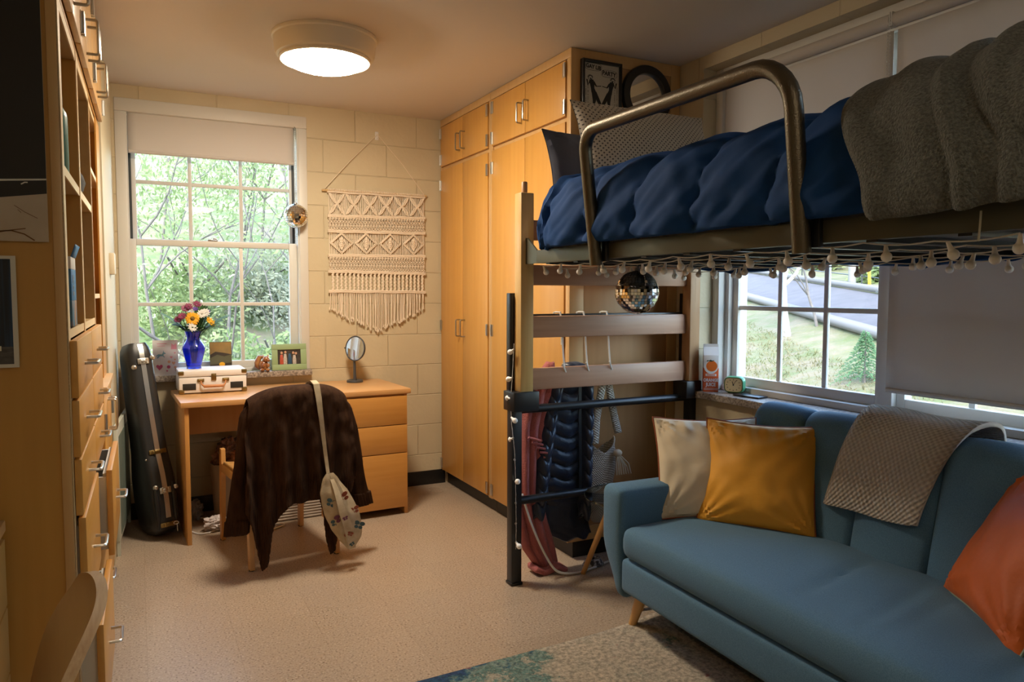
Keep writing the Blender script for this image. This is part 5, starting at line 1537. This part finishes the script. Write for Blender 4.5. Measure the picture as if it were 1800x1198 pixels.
def cbag(u, v):
    a = 2 * pi * u; z = lerp(.62 - .10 * sin(a + .6) * .0 - .075 * (1 - abs(2 * ((u * 2) % 1) - 1)), .20, v); w = interp([(0, .082), (.3, .095), (.6, .085), (.85, .06), (1, .02)], v)
    return V((2.020 - .02 * v + w * cos(a) + .008 * n3((u * 5, v * 4, 0), 2), 3.03 + .045 * sin(a) * (1 - .5 * v), z))
q = MB(); q.grid(cbag, 40, 40, closeu=True, uvf=lambda u, v: (u * .5, v * .42)); q.build('pouch', m_cro, r, mods=[('SOLIDIFY', {'thickness': .006})])
q = MB(); q.ball((2.085, 2.975, .545), .020, 12, (1.2, 1, .9))
for k in range(7): q.tube([(2.085, 2.972, .545), (2.10 + .012 * k - .03, 2.962, .49 - .006 * (k % 3)), (2.11 + .014 * k - .04, 2.958, .44)], .003, 5)
q.build('knot_tassel', m_cotton, r)
cable('floor_cable', 'white cord trailing from the bed leg across floor behind the side table', [(1.565, 2.99, .40), (1.60, 2.96, .26), (1.66, 2.945, .12), (1.72, 2.93, .03), (1.82, 2.925, .006), (1.93, 2.945, .006), (2.05, 2.985, .006), (2.14, 2.98, .006), (2.24, 2.96, .006)], .0055, m_whiteplastic, (1.9, 2.94, 0))
r = T('cord_bundle', 'grey striped bundle of coiled cord on the floor beside the side table leg', 'cord bundle', (1.955, 2.985, 0))
q = MB()
for k in range(5): q.tube([(.052 * cos(a) * (1 - .08 * k), .034 * sin(a) * (1 - .05 * k), .008 + .006 * k) for a in [2 * pi * j / 24 for j in range(24)]], .006, 6, True)
q.build('coil', M('braided cord', (.45, .45, .45), .7, var=(60, (.06, .06, .07), .05)), r, False)

# ================================================================ SIDE TABLE
r = T('side_table', 'round glass side table with tapered wooden legs behind the sofa arm', 'side table', (1.985, 2.69, 0))
q = MB(); q.lathe([(0, .408), (.226, .408), (.230, .411), (.230, .416), (.227, .419), (0, .419)], 64)
m_tg = M('tabletop glass', (.75, .95, .90), .03, trans=1.)
q.build('glass_top', m_tg, r, False)
for a in (RAD(120), RAD(240), RAD(0)):
    q = MB(); t = V((.10 * cos(a), .10 * sin(a), .405)); bt = V((.262 * cos(a), .262 * sin(a), .0)); q.tube([t, bt], [.017, .0115], 16); q.build('leg', m_leg, r, False)
q = MB(); q.lathe([(0, .38), (.11, .38), (.115, .39), (.115, .402), (.11, .408), (0, .408)], 32); q.build('hub', m_leg, r, False)

# ================================================================ SOFA
SA = -RAD(1.4)
SBm = MX.Translation((1.655, 2.33, 0)) @ MX.Rotation(SA, 4, 'Z')
def sp(x, y, z): return SBm @ V((x, y, z))
r = T('sofa', 'blue woven fabric sofa with channelled back and wooden legs, under the loft bed', 'sofa', (1.655, 2.33, 0), SA)
SL = 1.66
MB().soft((.345, -SL / 2, .235), (.70, SL, .135), .022, 3).build('base', m_sofa, r, False)
def cushfn(p):
    y = p.y + SL / 2; d = V((0, 0, 0))
    if p.z > .02:
        d.z += .010 * (1 - (p.x / .33) ** 2) + .006 * n3((p.x * 3, p.y * 3, 0), 1.2)
        for (yc, xc, a) in ((.12, .10, .014), (-.12, .02, .010), (-.20, .06, .008), (-.46, .1, .012)):
            # soft creases running front to back
            d.z -= a * math.exp(-((p.y - yc - .25 * (p.x - xc)) / .016) ** 2) * sm(-.30, -.02, p.x) * sm(.34, .1, p.x)
    return d
MB().soft((.315, -SL / 2, .365), (.655, SL, .125), .045, (14, 60, 2), cushfn).build('seat_cushion', m_sofa, r, False)
NCH = 6; CW = (SL + .10) / NCH
def backp(u, v):
    y = .05 - u * (SL + .10); ph = (u * NCH) % 1; sc = abs(sin(pi * u * NCH)) ** .42
    path = [(.60, .36), (.625, .50), (.655, .65), (.685, .79), (.705, .845), (.745, .872), (.79, .862), (.815, .81), (.825, .60), (.825, .22)]
    k = v * (len(path) - 1); i = min(int(k), len(path) - 2); t = k - i
    g = lambda j: V((path[max(0, min(len(path) - 1, j))][0], 0, path[max(0, min(len(path) - 1, j))][1]))
    p0, p1, p2, p3 = g(i - 1), g(i), g(i + 1), g(i + 2)
    p = .5 * ((2 * p1) + (-p0 + p2) * t + (2 * p0 - 5 * p1 + 4 * p2 - p3) * t * t + (-p0 + 3 * p1 - 3 * p2 + p3) * t ** 3)
    front = sm(.75, .5, v)
    e = min(u, 1 - u) * (SL + .1)
    rnd = sm(0, .06, e)
    p.x += .034 * (1 - sc) * front - .030 * front
    p.x += .022 * (1 - rnd) * front
    p.z -= .022 * (1 - sc) * sm(.25, .5, v) * sm(.9, .6, v) + .045 * (1 - sqrt(max(0, 1 - (1 - min(1, e / .07)) ** 2))) * sm(.2, .5, v)
    return V((p.x, y, p.z))
b = MB(); PP = b.grid(backp, 150, 46)
b.bm.faces.new(PP[0][::-1]); b.bm.faces.new(PP[-1])
b.build('back', m_sofa, r, False)
def armfn(p):
    t = sm(.02, -.235, p.z)
    k = lerp(1., .30, t)
    return V((.05 * t * (p.x < -.2) * .3, ((p.y + .0675) * k - .0675) - p.y, 0))
for sg in (1, -1):
    q = MB(); q.soft((.32, .0675, .350), (.66, .135, .435), .032, (8, 2, 10), armfn)
    if sg < 0:
        for v in q.bm.verts: v.co.y = -SL - v.co.y
    q.build('arm', m_sofa, r, False)
for (x, y, sx, sy) in ((.075, -.045, -1, 1), (.075, -SL + .05, -1, -1), (.64, -.045, 1, 1), (.64, -SL + .05, 1, -1)):
    q = MB(); q.tube([(x, y, .172), (x + sx * .025, y + sy * .048, .0)], [.026, .0135], 18); q.build('leg', m_leg, r, False)

# cushions on the sofa
def prop(name, label, bl, br, h, lean, t, mat, pipe, seed, tilt=0., back=None, off=None, w=None):
    bl, br = V(bl), V(br); ex = (br - bl); ww = w or ex.length; ex.normalize()
    hn = ex.cross(V((0, 0, 1))); hn = V((hn.x, hn.y, 0)).normalized()   # horizontal normal
    if hn.x > 0: hn = -hn
    up = (V((0, 0, 1)) * cos(lean) - hn * sin(lean)).normalized()
    c = (bl + br) / 2 + up * (h / 2)
    ez = ex.cross(up)
    if ez.dot(hn) < 0: ez = -ez; 
    exx = up.cross(ez)
    return cushion(name, label, 'cushion', c, exx, ez, ww, h, t, mat, pipe, None, .011, back, seed)
prop('throw_pillow', 'cream velvet cushion with rust piping behind the mustard one, by the sofa arm', (1.835, 2.335, .425), (2.21, 2.13, .425), .42, RAD(24), .15, m_cream_p, m_pipe, 1.7)
prop('throw_pillow', 'mustard yellow velvet cushion with rust piping leaning on the sofa back', (1.955, 2.250, .420), (2.212, 1.890, .420), .425, RAD(22), .15, m_must, m_pipe, 2.9)
cushion('throw_pillow', 'rust orange velvet cushion with sage piping leaning at near end of sofa', 'cushion', (2.140, 1.135, .615), (-.595, -.803, -.03), (-.695, .515, .50), .45, .45, .17, m_rust, m_gpipe, None, .011, m_must, 4.1)

# knitted throw over the back
m_knit = weave_mat('beige chunky knit', (.86, .79, .71), (.60, .52, .44), .020, .018, 1., .008)
def thr(u, v):
    # v from front hem up over the top and down the back
    path = [(.605, .572), (.632, .66), (.655, .76), (.675, .84), (.700, .893), (.745, .914), (.790, .908), (.815, .892), (.828, .868), (.834, .845)]
    k = v * (len(path) - 1); i = min(int(k), len(path) - 2); t = k - i
    g = lambda j: V((path[max(0, min(len(path) - 1, j))][0], 0, path[max(0, min(len(path) - 1, j))][1]))
    p0, p1, p2, p3 = g(i - 1), g(i), g(i + 1), g(i + 2)
    p = .5 * ((2 * p1) + (-p0 + p2) * t + (2 * p0 - 5 * p1 + 4 * p2 - p3) * t * t + (-p0 + 3 * p1 - 3 * p2 + p3) * t ** 3)
    yl = lerp(-.43, -.505, sm(0, .5, v)); yr = lerp(-.80, -.93, sm(0, .62, v))
    y = lerp(yl, yr, u)
    e = min(u, 1 - u); 
    return V((p.x - .004 * sin(u * 9 + v * 4) - .012 * sm(0, .08, e), y, p.z - .020 * (1 - u) * sm(.25, 0, v) + .004 * sin(u * 7)))
b = MB(); b.grid(thr, 48, 90, uvf=lambda u, v: (u * .40, v * .66))
bmesh.ops.transform(b.bm, matrix=SBm, verts=b.bm.verts)
o = b.build('knitted_throw', m_knit, mods=[('SOLIDIFY', {'thickness': .016, 'offset': 0})]); rebase(o, tuple(sp(.7, -.7, .85))); tag(o, 'beige chunky knitted throw folded over the back of the blue sofa', 'throw blanket')

# ================================================================ RUG
def rugf(u, v):
    x = lerp(.40, 1.852, u); y = lerp(.35, 2.345 + .0, v)
    cd = sqrt((1 - u) ** 2 * 2.1 + (1 - v) ** 2 * 4)
    curl = .022 * math.exp(-(cd / .16) ** 2)
    return V((x, y - .055 * (1 - u) * v, .010 + curl))
b = MB(); b.grid(rugf, 60, 80); o = b.build('rug', m_rug, mods=[('SOLIDIFY', {'thickness': .009, 'offset': -1})]); rebase(o, (1.1, 1.3, 0)); tag(o, 'distressed beige and teal rug on the floor in front of the sofa', 'rug')

# ================================================================ SILL OF THE RIGHT WINDOW
r = T('juice_carton', 'orange and white juice carton standing on the stone sill by the bed', 'carton', (2.553, 2.850, .8385), RAD(-38))
m_or = M('carton orange', (.62, .10, .02), .45); m_cw = M('carton white', (.68, .66, .64), .45); m_fruit = M('fruit orange', (.66, .14, .012), .5); m_lf = M('leaf dark', (.02, .05, .025), .6)
hw = .0365
MB().bx(-hw, hw, -hw, hw, 0, .118, .001).build('orange_panel', m_or, r, False)
q = MB(); q.bx(-hw, hw, -hw, hw, .118, .182, .001)
q.prism([(-hw, .182), (hw, .182), (.003, .222), (-.003, .222)], lambda a, c, t: V((t - hw, a, c)), 2 * hw)
q.bx(-hw, hw, -.0025, .0025, .220, .236); q.build('white_gable_top', m_cw, r, False)
q = MB(); q.lathe([(0, 0), (.034, 0), (.034, .0006), (0, .0008)], 36, (0, -hw - .0002, .125), MX.Rotation(pi / 2, 4, 'X')); q.bx(-.026, .026, -hw - .0008, -hw, .079, .090, .002)
for z in (.010, .016): q.bx(-.034, .034, -hw - .0006, -hw, z, z + .002)
q.build('white_print', m_cw, r, False)
MB().lathe([(0, 0), (.0265, 0), (.0265, .0006), (0, .001)], 36, (0.003, -hw - .0008, .128), MX.Rotation(pi / 2, 4, 'X')).build('fruit_print', m_fruit, r, False)
q = MB(); q.prism([(-.022, .150), (-.012, .154), (.0, .150), (.010, .153), (.016, .158), (.004, .156), (-.002, .160), (-.010, .157), (-.020, .157)], lambda a, c, t: V((a, -hw - .0018 - t, c)), .0006); q.build('leaf_print', m_lf, r, False)
text_mesh('ORANGE', .0215, 'lettering', m_cw, r, (0, -hw - .0012, .058), RX, .0004, sx=.82, bold=.0008)
text_mesh('JUICE', .0235, 'lettering', m_cw, r, (0, -hw - .0012, .036), RX, .0004, sx=.82, bold=.0008)
text_mesh('ORANGE', .0215, 'lettering', m_cw, r, (hw + .0012, 0, .058), RTX, .0004, sx=.82, bold=.0008)
text_mesh('JUICE', .0235, 'lettering', m_cw, r, (hw + .0012, 0, .036), RTX, .0004, sx=.82, bold=.0008)
q = MB(); q.bx(-.020, .020, -hw - .0012, -hw - .0006, .0825, .0868); q.build('small_orange_bar', m_or, r, False)
r = T('alarm_clock', 'mint green rounded alarm clock beside the juice carton on the sill', 'clock', (2.608, 2.735, .8385), RAD(-58))
m_mint = M('mint plastic', (.10, .36, .18), .3); m_face = M('clock face', (.55, .45, .26), .5); 
MB().soft((0, 0, .043), (.098, .062, .080), .024, 3).build('case', m_mint, r, False)
q = MB()
P = [(.043 * math.copysign(abs(cos(a)) ** .5, cos(a)), -.031, .043 + .035 * math.copysign(abs(sin(a)) ** .5, sin(a))) for a in [2 * pi * k / 40 for k in range(40)]]
q.tube(P, .0028, 8, True); q.build('bezel', m_green, r, False)
q = MB(); q.prism([(x, z) for x, y, z in P], lambda a, c, t: V((a, -.030 - t, c)), .0025); q.build('dial', m_face, r, False)
q = MB(); q.ribbon([(0, -.0345, .043), (-.006, -.0345, .060)], .0028, .0008, (1, 0, 0)); q.ribbon([(0, -.0345, .043), (.014, -.0345, .066)], .0018, .0008, (1, 0, 0)); q.lathe([(0, 0), (.0035, 0), (.0035, .002), (0, .002)], 12, (0, -.0335, .043), MX.Rotation(pi / 2, 4, 'X'))
q.build('hand', m_black, r, False)
q = MB()
for k in range(12):
    a = pi / 2 - 2 * pi * k / 12; q.box((.032 * cos(a), -.0335, .043 + .026 * sin(a)), (.003, .0008, .005), 0, MX.Rotation(-(a - pi / 2), 3, 'Y'))
q.build('hour_marks', m_black, r, False)
q = MB()
for sx in (-.03, .03): q.lathe([(0, 0), (.006, 0), (.006, .005), (0, .005)], 10, (sx, 0, 0))
q.build('foot', m_green, r, False)
o = MB().box((0, 0, .0045), (.072, .145, .009), .004).build('phone', m_black); o.location = (2.575, 2.60, .8385); o.rotation_euler = (0, 0, RAD(8)); tag(o, 'flat dark phone lying on the sill next to the mint clock', 'phone')
# ================================================================ OUTSIDE
m_leafA = leaf_mat('spring leaves', (.14, .20, .055), (.27, .31, .15)); m_leafB = leaf_mat('pale leaves', (.26, .27, .16), (.36, .36, .27)); m_leafC = leaf_mat('brown leaves', (.15, .08, .03), (.21, .13, .055))
m_bark = M('grey bark', (.075, .065, .06), .9, var=(12, (.12, .11, .10), .2)); m_white_bark = M('birch bark', (.28, .26, .235), .9, var=(9, (.17, .15, .13), .12), stretch=(1, 1, 3))
m_hill = M('leaf littered slope', (.17, .14, .09), .95, var=(2.6, (.09, .13, .04), .12), bump=(8, .6, .05), detail=9.)
m_grass = M('rough grass slope', (.135, .11, .065), .95, var=(2.3, (.075, .09, .025), .14), bump=(9, .8, .05), detail=10.)
m_road = M('asphalt road', (.075, .067, .072), .9, var=(3, (.055, .05, .054), .2)); m_conc = M('concrete kerb', (.12, .11, .105), .9)
m_brick = M('red brick', (.14, .045, .035), .9, var=(6, (.19, .07, .055), .2)); m_yel = M('yellow guard', (.55, .33, .01), .5); m_post = M('pale timber post', (.16, .15, .135), .8)
m_conif = leaf_mat('conifer needles', (.05, .12, .05), (.10, .20, .08))

def hillz(x, y): return -.9 + .40 * (y - 6.0) + .15 * n3((x, y, 0), .5)
b = MB(); b.grid(lambda u, v: V((lerp(-9, 2.7 + 6 * v, u), lerp(5.3, 26, v), hillz(lerp(-9, 2.7 + 6 * v, u), lerp(5.3, 26, v)))), 60, 60)
b.build('wooded_hillside', m_hill, kind='structure')
def leaves(mb, c, R, n, s, sq=.8, rnd=random):
    for _ in range(n):
        while True:
            p = V((rnd.uniform(-1, 1), rnd.uniform(-1, 1), rnd.uniform(-1, 1)))
            if p.length < 1: break
        p = V(c) + V((p.x * R, p.y * R, p.z * R * sq))
        d = V((rnd.gauss(0, 1), rnd.gauss(0, 1), rnd.gauss(0, 1))).normalized(); e = d.orthogonal().normalized(); ss = s * rnd.uniform(.6, 1.3)
        v = [p - d * ss, p + e * ss * .45, p + d * ss, p - e * ss * .45]
        mb.bm.faces.new([mb.bm.verts.new(q) for q in v])
def tree(name, label, base, h, lean, lm, bark, seed, nleaf, spread, ls=.05, trunk=.06, cat='tree', group=None):
    rnd = random.Random(seed); r = T(name, label, cat, base, 0, group)
    b = MB(); tips = []
    def branch(p, d, L, rad, depth):
        pts = [p]; q = p.copy(); dd = d.copy()
        for k in range(5):
            dd = (dd + V((rnd.uniform(-.22, .22), rnd.uniform(-.22, .22), rnd.uniform(-.1, .2)))).normalized(); q = q + dd * L / 5; pts.append(q.copy())
        b.tube(pts, [rad * (1 - .13 * k) for k in range(6)], 6 if depth else 9)
        if depth >= 2: tips.append(pts[3]); tips.append(pts[5]); return
        for k in range(4 if depth == 0 else 3):
            i = rnd.choice((2, 3, 4, 5)); a = rnd.uniform(0, 2 * pi)
            nd = (dd * .6 + V((cos(a), sin(a), rnd.uniform(0, .6))) * .8).normalized()
            branch(pts[i], nd, L * rnd.uniform(.45, .7), rad * .5, depth + 1)
    branch(V((0, 0, -.1)), V(lean).normalized(), h, trunk, 0)
    b.build('trunk', bark, r, False)
    if nleaf:
        f = MB()
        for t in tips: leaves(f, t, spread, nleaf // len(tips) + 1, ls, .8, rnd)
        f.build('foliage', lm, r, False, norm=False, flat=True)
    return r
def shrub(label, c, R, n, lm, s, seed, group):
    rnd = random.Random(seed); r = T('shrub', label, 'shrub', c, 0, group); f = MB()
    for k in range(7):
        leaves(f, (rnd.uniform(-.6, .6) * R, rnd.uniform(-.5, .5) * R, rnd.uniform(.15, .9) * R), R * .6, n // 7, s, .8, rnd)
    f.build('foliage', lm, r, False, norm=False, flat=True)
    q = MB()
    for k in range(5): q.tube([(0, 0, -.1), (rnd.uniform(-.3, .3) * R, rnd.uniform(-.3, .3) * R, .5 * R), (rnd.uniform(-.8, .8) * R, rnd.uniform(-.8, .8) * R, 1.1 * R)], .012, 5)
    q.build('stem', m_bark, r, False)
TREES = [('slender grey tree with leaning bare limbs nearest the back window', (1.9, 7.3), 2.6, (-.55, .1, .62), m_leafB, 31, 300, .3, .022),
         ('thin leafy tree outside at the left pane of the back window', (.1, 8.0), 2.6, (.15, 0, 1), m_leafA, 12, 3000, .6, .028),
         ('young tree with yellow-green leaves outside the middle of the back window', (.95, 9.0), 2.8, (.1, .1, 1), m_leafA, 8, 4500, .7, .032),
         ('pale leafed tree outside at the right pane of the back window', (1.75, 9.6), 3.0, (-.1, 0, 1), m_leafB, 5, 4500, .7, .032),
         ('tall tree higher up the slope behind the left back window panes', (.2, 11.5), 3.2, (.1, 0, 1), m_leafB, 6, 2400, .8, .06),
         ('tall leafy tree higher up the slope behind the right back window panes', (1.9, 12.5), 3.2, (-.1, 0, 1), m_leafA, 9, 2600, .9, .06)]
for lab, (x, y), h, ln, lm, sd, nl, spd, ls in TREES:
    tree('tree', lab, (x, y, hillz(x, y)), h, ln, lm, m_bark, sd, nl, spd, ls, .022, 'tree', 'trees outside the back window')
i = 0
for (x, y, R, lm) in ((.05, 7.2, .5, m_leafA), (.75, 7.4, .5, m_leafA), (1.45, 7.5, .55, m_leafA), (.4, 8.4, .7, m_leafB), (1.3, 8.6, .7, m_leafA), (2.0, 8.8, .7, m_leafB), (.6, 10.2, .9, m_leafA), (1.6, 10.6, .9, m_leafB), (2.4, 11.0, .9, m_leafA)):
    i += 1
    shrub('low green shrub on the wooded slope outside the back window', (x, y, hillz(x, y) - .1), R, 3600, lm, .028 if y < 8 else .04, 40 + i, 'shrubs outside the back window')

# slope, road and bank seen through the right window
RB, RD, RN = V((11.5, 8.6, 0)), V((.495, .868, 0)), V((.868, -.495, 0))
def gz(p, d):
    z = -1.288 + .238 * p.x - .0546 * p.y
    if d > .8:
        zr = -1.288 + .238 * (p.x - RN.x * (d - .8)) - .0546 * (p.y - RN.y * (d - .8))
        z = zr + .045 * (d - .8)
    return z
def gpt(s, d, up=0.):
    p = RB + RD * s + RN * d; return V((p.x, p.y, gz(p, d) + up))
def terr(u, v):
    s = lerp(-14, 16, u); d = lerp(-9.6, 22, v ** 1.25); p = gpt(s, d)
    if p.x < 3.0: p.x = 3.0
    p.z += (.05 * n3(p, 1.3) + .03 * n3(p, 4)) * (0 if -1.1 < d < 1.1 else 1)
    return p
b = MB(); b.grid(terr, 90, 110); b.build('grass_slope', m_grass, kind='structure')
b = MB(); b.grid(lambda u, v: gpt(lerp(-14, 16, u), lerp(-.75, .75, v), .03), 60, 4); b.build('road', m_road, kind='structure')
b = MB()
for d in (-.85, .85): b.grid(lambda u, v: gpt(lerp(-14, 16, u), d + lerp(-.09, .09, v), .05), 60, 2)
b.build('kerb', m_conc, kind='structure', mods=[('SOLIDIFY', {'thickness': .1})])
def sat(col_yx, d):   # point on the bank at lateral offset d whose direction is y/x
    # RB + RD s + RN d has y/x = k
    s = (col_yx * (RB.x + RN.x * d) - (RB.y + RN.y * d)) / (RD.y - col_yx * RD.x)
    return gpt(s, d)
g_ = sat(.800, 1.2)
o = MB().tube([(0, 0, -.1), (0, 0, 4.2)], [.085, .07], 14).build('utility_pole', m_post); o.location = g_; tag(o, 'pale utility pole beside the road outside the right window', 'pole')
for k, (yx, lab, ln) in enumerate(((.768, 'yellow guy-wire guard leaning nearest the pale utility pole', -.08), (.745, 'yellow guy-wire guard farther from the pole, at window edge', -.05))):
    g_ = sat(yx, 1.15); o = MB().tube([(0, 0, -.05), (ln * 1.0, .0, 1.0)], .032, 10).build('wire_guard', m_yel); o.location = g_; tag(o, lab, 'pole guard', 'yellow guy-wire guards')
r = T('road_fence', 'thin dark rail fence along the far side of the road', 'fence', gpt(2, 1.3))
q = MB()
for h in (.25, .5): q.tube([gpt(lerp(-8, 14, k / 20), 1.3, h) for k in range(21)], .012, 6)
q.build('rail', m_black, r)
for k in range(12):
    q = MB(); p = gpt(-8 + 2 * k, 1.3); q.tube([p - V((0, 0, .05)), p + V((0, 0, .58))], .018, 6); q.build('post', m_black, r)
c = sat(.80, 5.0)
r = T('brick_building', 'red brick building with white base band up beyond the road', 'building', c, math.atan2(RD.y, RD.x))
MB().bx(-4, 4, 0, .01, 0, .1) if False else None
MB().bx(-5, 3, -6, 0, -.6, 6).build('wall', m_brick, r, False)
MB().bx(-5.05, 3.05, -6.05, .05, -.7, .35).build('base_band', m_conc, r, False)
for k in range(4):
    q = MB(); q.bx(-4.2 + 1.9 * k, -3.2 + 1.9 * k, -.02, .05, .9, 2.6); q.build('window', M('far window %d' % k, (.12, .13, .16), .2), r, False)
MB().bx(-5.3, 3.3, -6.3, .3, 6, 6.4).build('roof', m_conc, r, False)
p = sat(.925, -1.6); tree('birch', 'slim white-barked birch with brown leaves this side of the road', p, 2.4, (0, 0, 1), m_leafC, m_white_bark, 21, 500, .35, .05, .075)
p = sat(.862, -1.0); tree('tree', 'small tree with sparse brown leaves by the roadside, beside the slim birch', p, 1.7, (.1, .3, 1), m_leafC, m_bark, 17, 700, .4, .05, .03, 'tree', 'roadside trees')
# conifer sapling
c = sat(.772, -1.9); r = T('conifer', 'small dark conifer sapling on the grass slope near the window edge', 'tree', c)
q = MB(); q.tube([(0, 0, -.1), (0, 0, .62)], [.02, .006], 8); q.build('trunk', m_bark, r, False)
f = MB(); rnd = random.Random(4)
for k in range(70):
    z = .06 + .56 * k / 70; L = .62 * (.62 - z) + .04; a = k * 2.4
    for j in range(26):
        t = j / 26; p = V((cos(a) * L * t, sin(a) * L * t, z - .12 * t * t)); d = V((cos(a + rnd.uniform(-1, 1)), sin(a + rnd.uniform(-1, 1)), rnd.uniform(-.4, .4))).normalized() * .045; e = d.orthogonal().normalized() * .007
        f.bm.faces.new([f.bm.verts.new(x) for x in (p - e, p + d * .5 + e, p + d, p + d * .5 - e)])
f.build('foliage', m_conif, r, False, norm=False, flat=True)
for k, (k_, d, n, R_) in enumerate(((.755, 2.2, 2600, .8), (.93, 3.0, 2200, .8), (1.0, 2.6, 2200, .8), (.86, 3.2, 2000, .7))):
    shrub('leafy green shrub on the bank beyond the road', sat(k_, d) - V((0, 0, .1)), R_, n, m_leafA, .08, 70 + k, 'shrubs on the far bank')
f = MB(); rnd = random.Random(11)
for k in range(26000):
    s, d = rnd.uniform(-9, 5), rnd.uniform(-8.2, -1.7); p = gpt(s, d)
    if p.x < 3.2: continue
    h = rnd.uniform(.02, .075); a = rnd.uniform(0, 2 * pi); w = V((cos(a), sin(a), 0)) * .010; t = V((rnd.uniform(-.06, .06), rnd.uniform(-.06, .06), h))
    f.bm.faces.new([f.bm.verts.new(x) for x in (p - w, p + w, p + t)])
o = f.build('grass_tufts', leaf_mat('dry grass', (.20, .16, .09), (.12, .13, .045)), norm=False, flat=True); tag(o, 'rough tufts of green and straw grass on the slope', 'grass', kind='stuff')

# ================================================================ LIGHT, SKY, CAMERA
wd = bpy.data.worlds.new('sky'); SC.world = wd; wd.use_nodes = True
nt = wd.node_tree; bg = nt.nodes['Background']
sk = nt.nodes.new('ShaderNodeTexSky'); sk.sky_type = 'NISHITA'; sk.sun_disc = False; sk.sun_elevation = RAD(48); sk.sun_rotation = RAD(215); sk.air_density = 1.2; sk.dust_density = 1.5
nt.links.new(sk.outputs[0], bg.inputs[0]); bg.inputs[1].default_value = SKY
sl = bpy.data.lights.new('sun', 'SUN'); sl.energy = SUN; sl.angle = RAD(.8); sl.color = (1, .94, .82)
so = bpy.data.objects.new('sun', sl); COL.objects.link(so)
so.rotation_euler = V((.50, .55, -.72)).to_track_quat('-Z', 'Y').to_euler()

r = T('ceiling_light', 'added fill light shaped like the ceiling light, unseen behind the camera', 'ceiling light', (.75, -.55, ZC))  # invented fixture out of view, added to give the room soft fill light
MB().lathe([(0, 0), (.236, 0), (.238, -.006), (.236, -.014), (.230, -.018), (.224, -.075), (.217, -.090), (.205, -.096), (.190, -.094), (.188, -.08), (0, -.08)], 64).build('base', m_lampbase, r, False)
MB().lathe(prof, 48).build('diffuser', emit('added fill glow', (1.0, .85, .65), FILL_LAMP), r, False)

cam = bpy.data.cameras.new('camera'); co = bpy.data.objects.new('camera', cam); COL.objects.link(co)
cam.sensor_width = 36; cam.sensor_fit = 'HORIZONTAL'; cam.lens = 1304.84 * 36 / 1800; cam.clip_start = .02; cam.clip_end = 300
yw, pt_, rl = RAD(26.811), RAD(3.699), RAD(.132)
Fv = V((sin(yw) * cos(pt_), cos(yw) * cos(pt_), -sin(pt_))); Rv = V((cos(yw), -sin(yw), 0)); Uv = Rv.cross(Fv)
R2 = Rv * cos(rl) + Uv * sin(rl); U2 = Uv * cos(rl) - Rv * sin(rl)
mw = MX((R2, U2, -Fv)).transposed().to_4x4(); mw.translation = V((0, 0, 1.3255)); co.matrix_world = mw
SC.camera = co
SC.view_settings.view_transform = 'Standard'; SC.view_settings.look = 'None'; SC.view_settings.gamma = 1; SC.view_settings.use_curve_mapping = False
SC.view_settings.exposure = EXPO
SC.cycles.use_denoising = True
SC.cycles.max_bounces = 10; SC.cycles.transparent_max_bounces = 12
SC.cycles.sample_clamp_indirect = 6
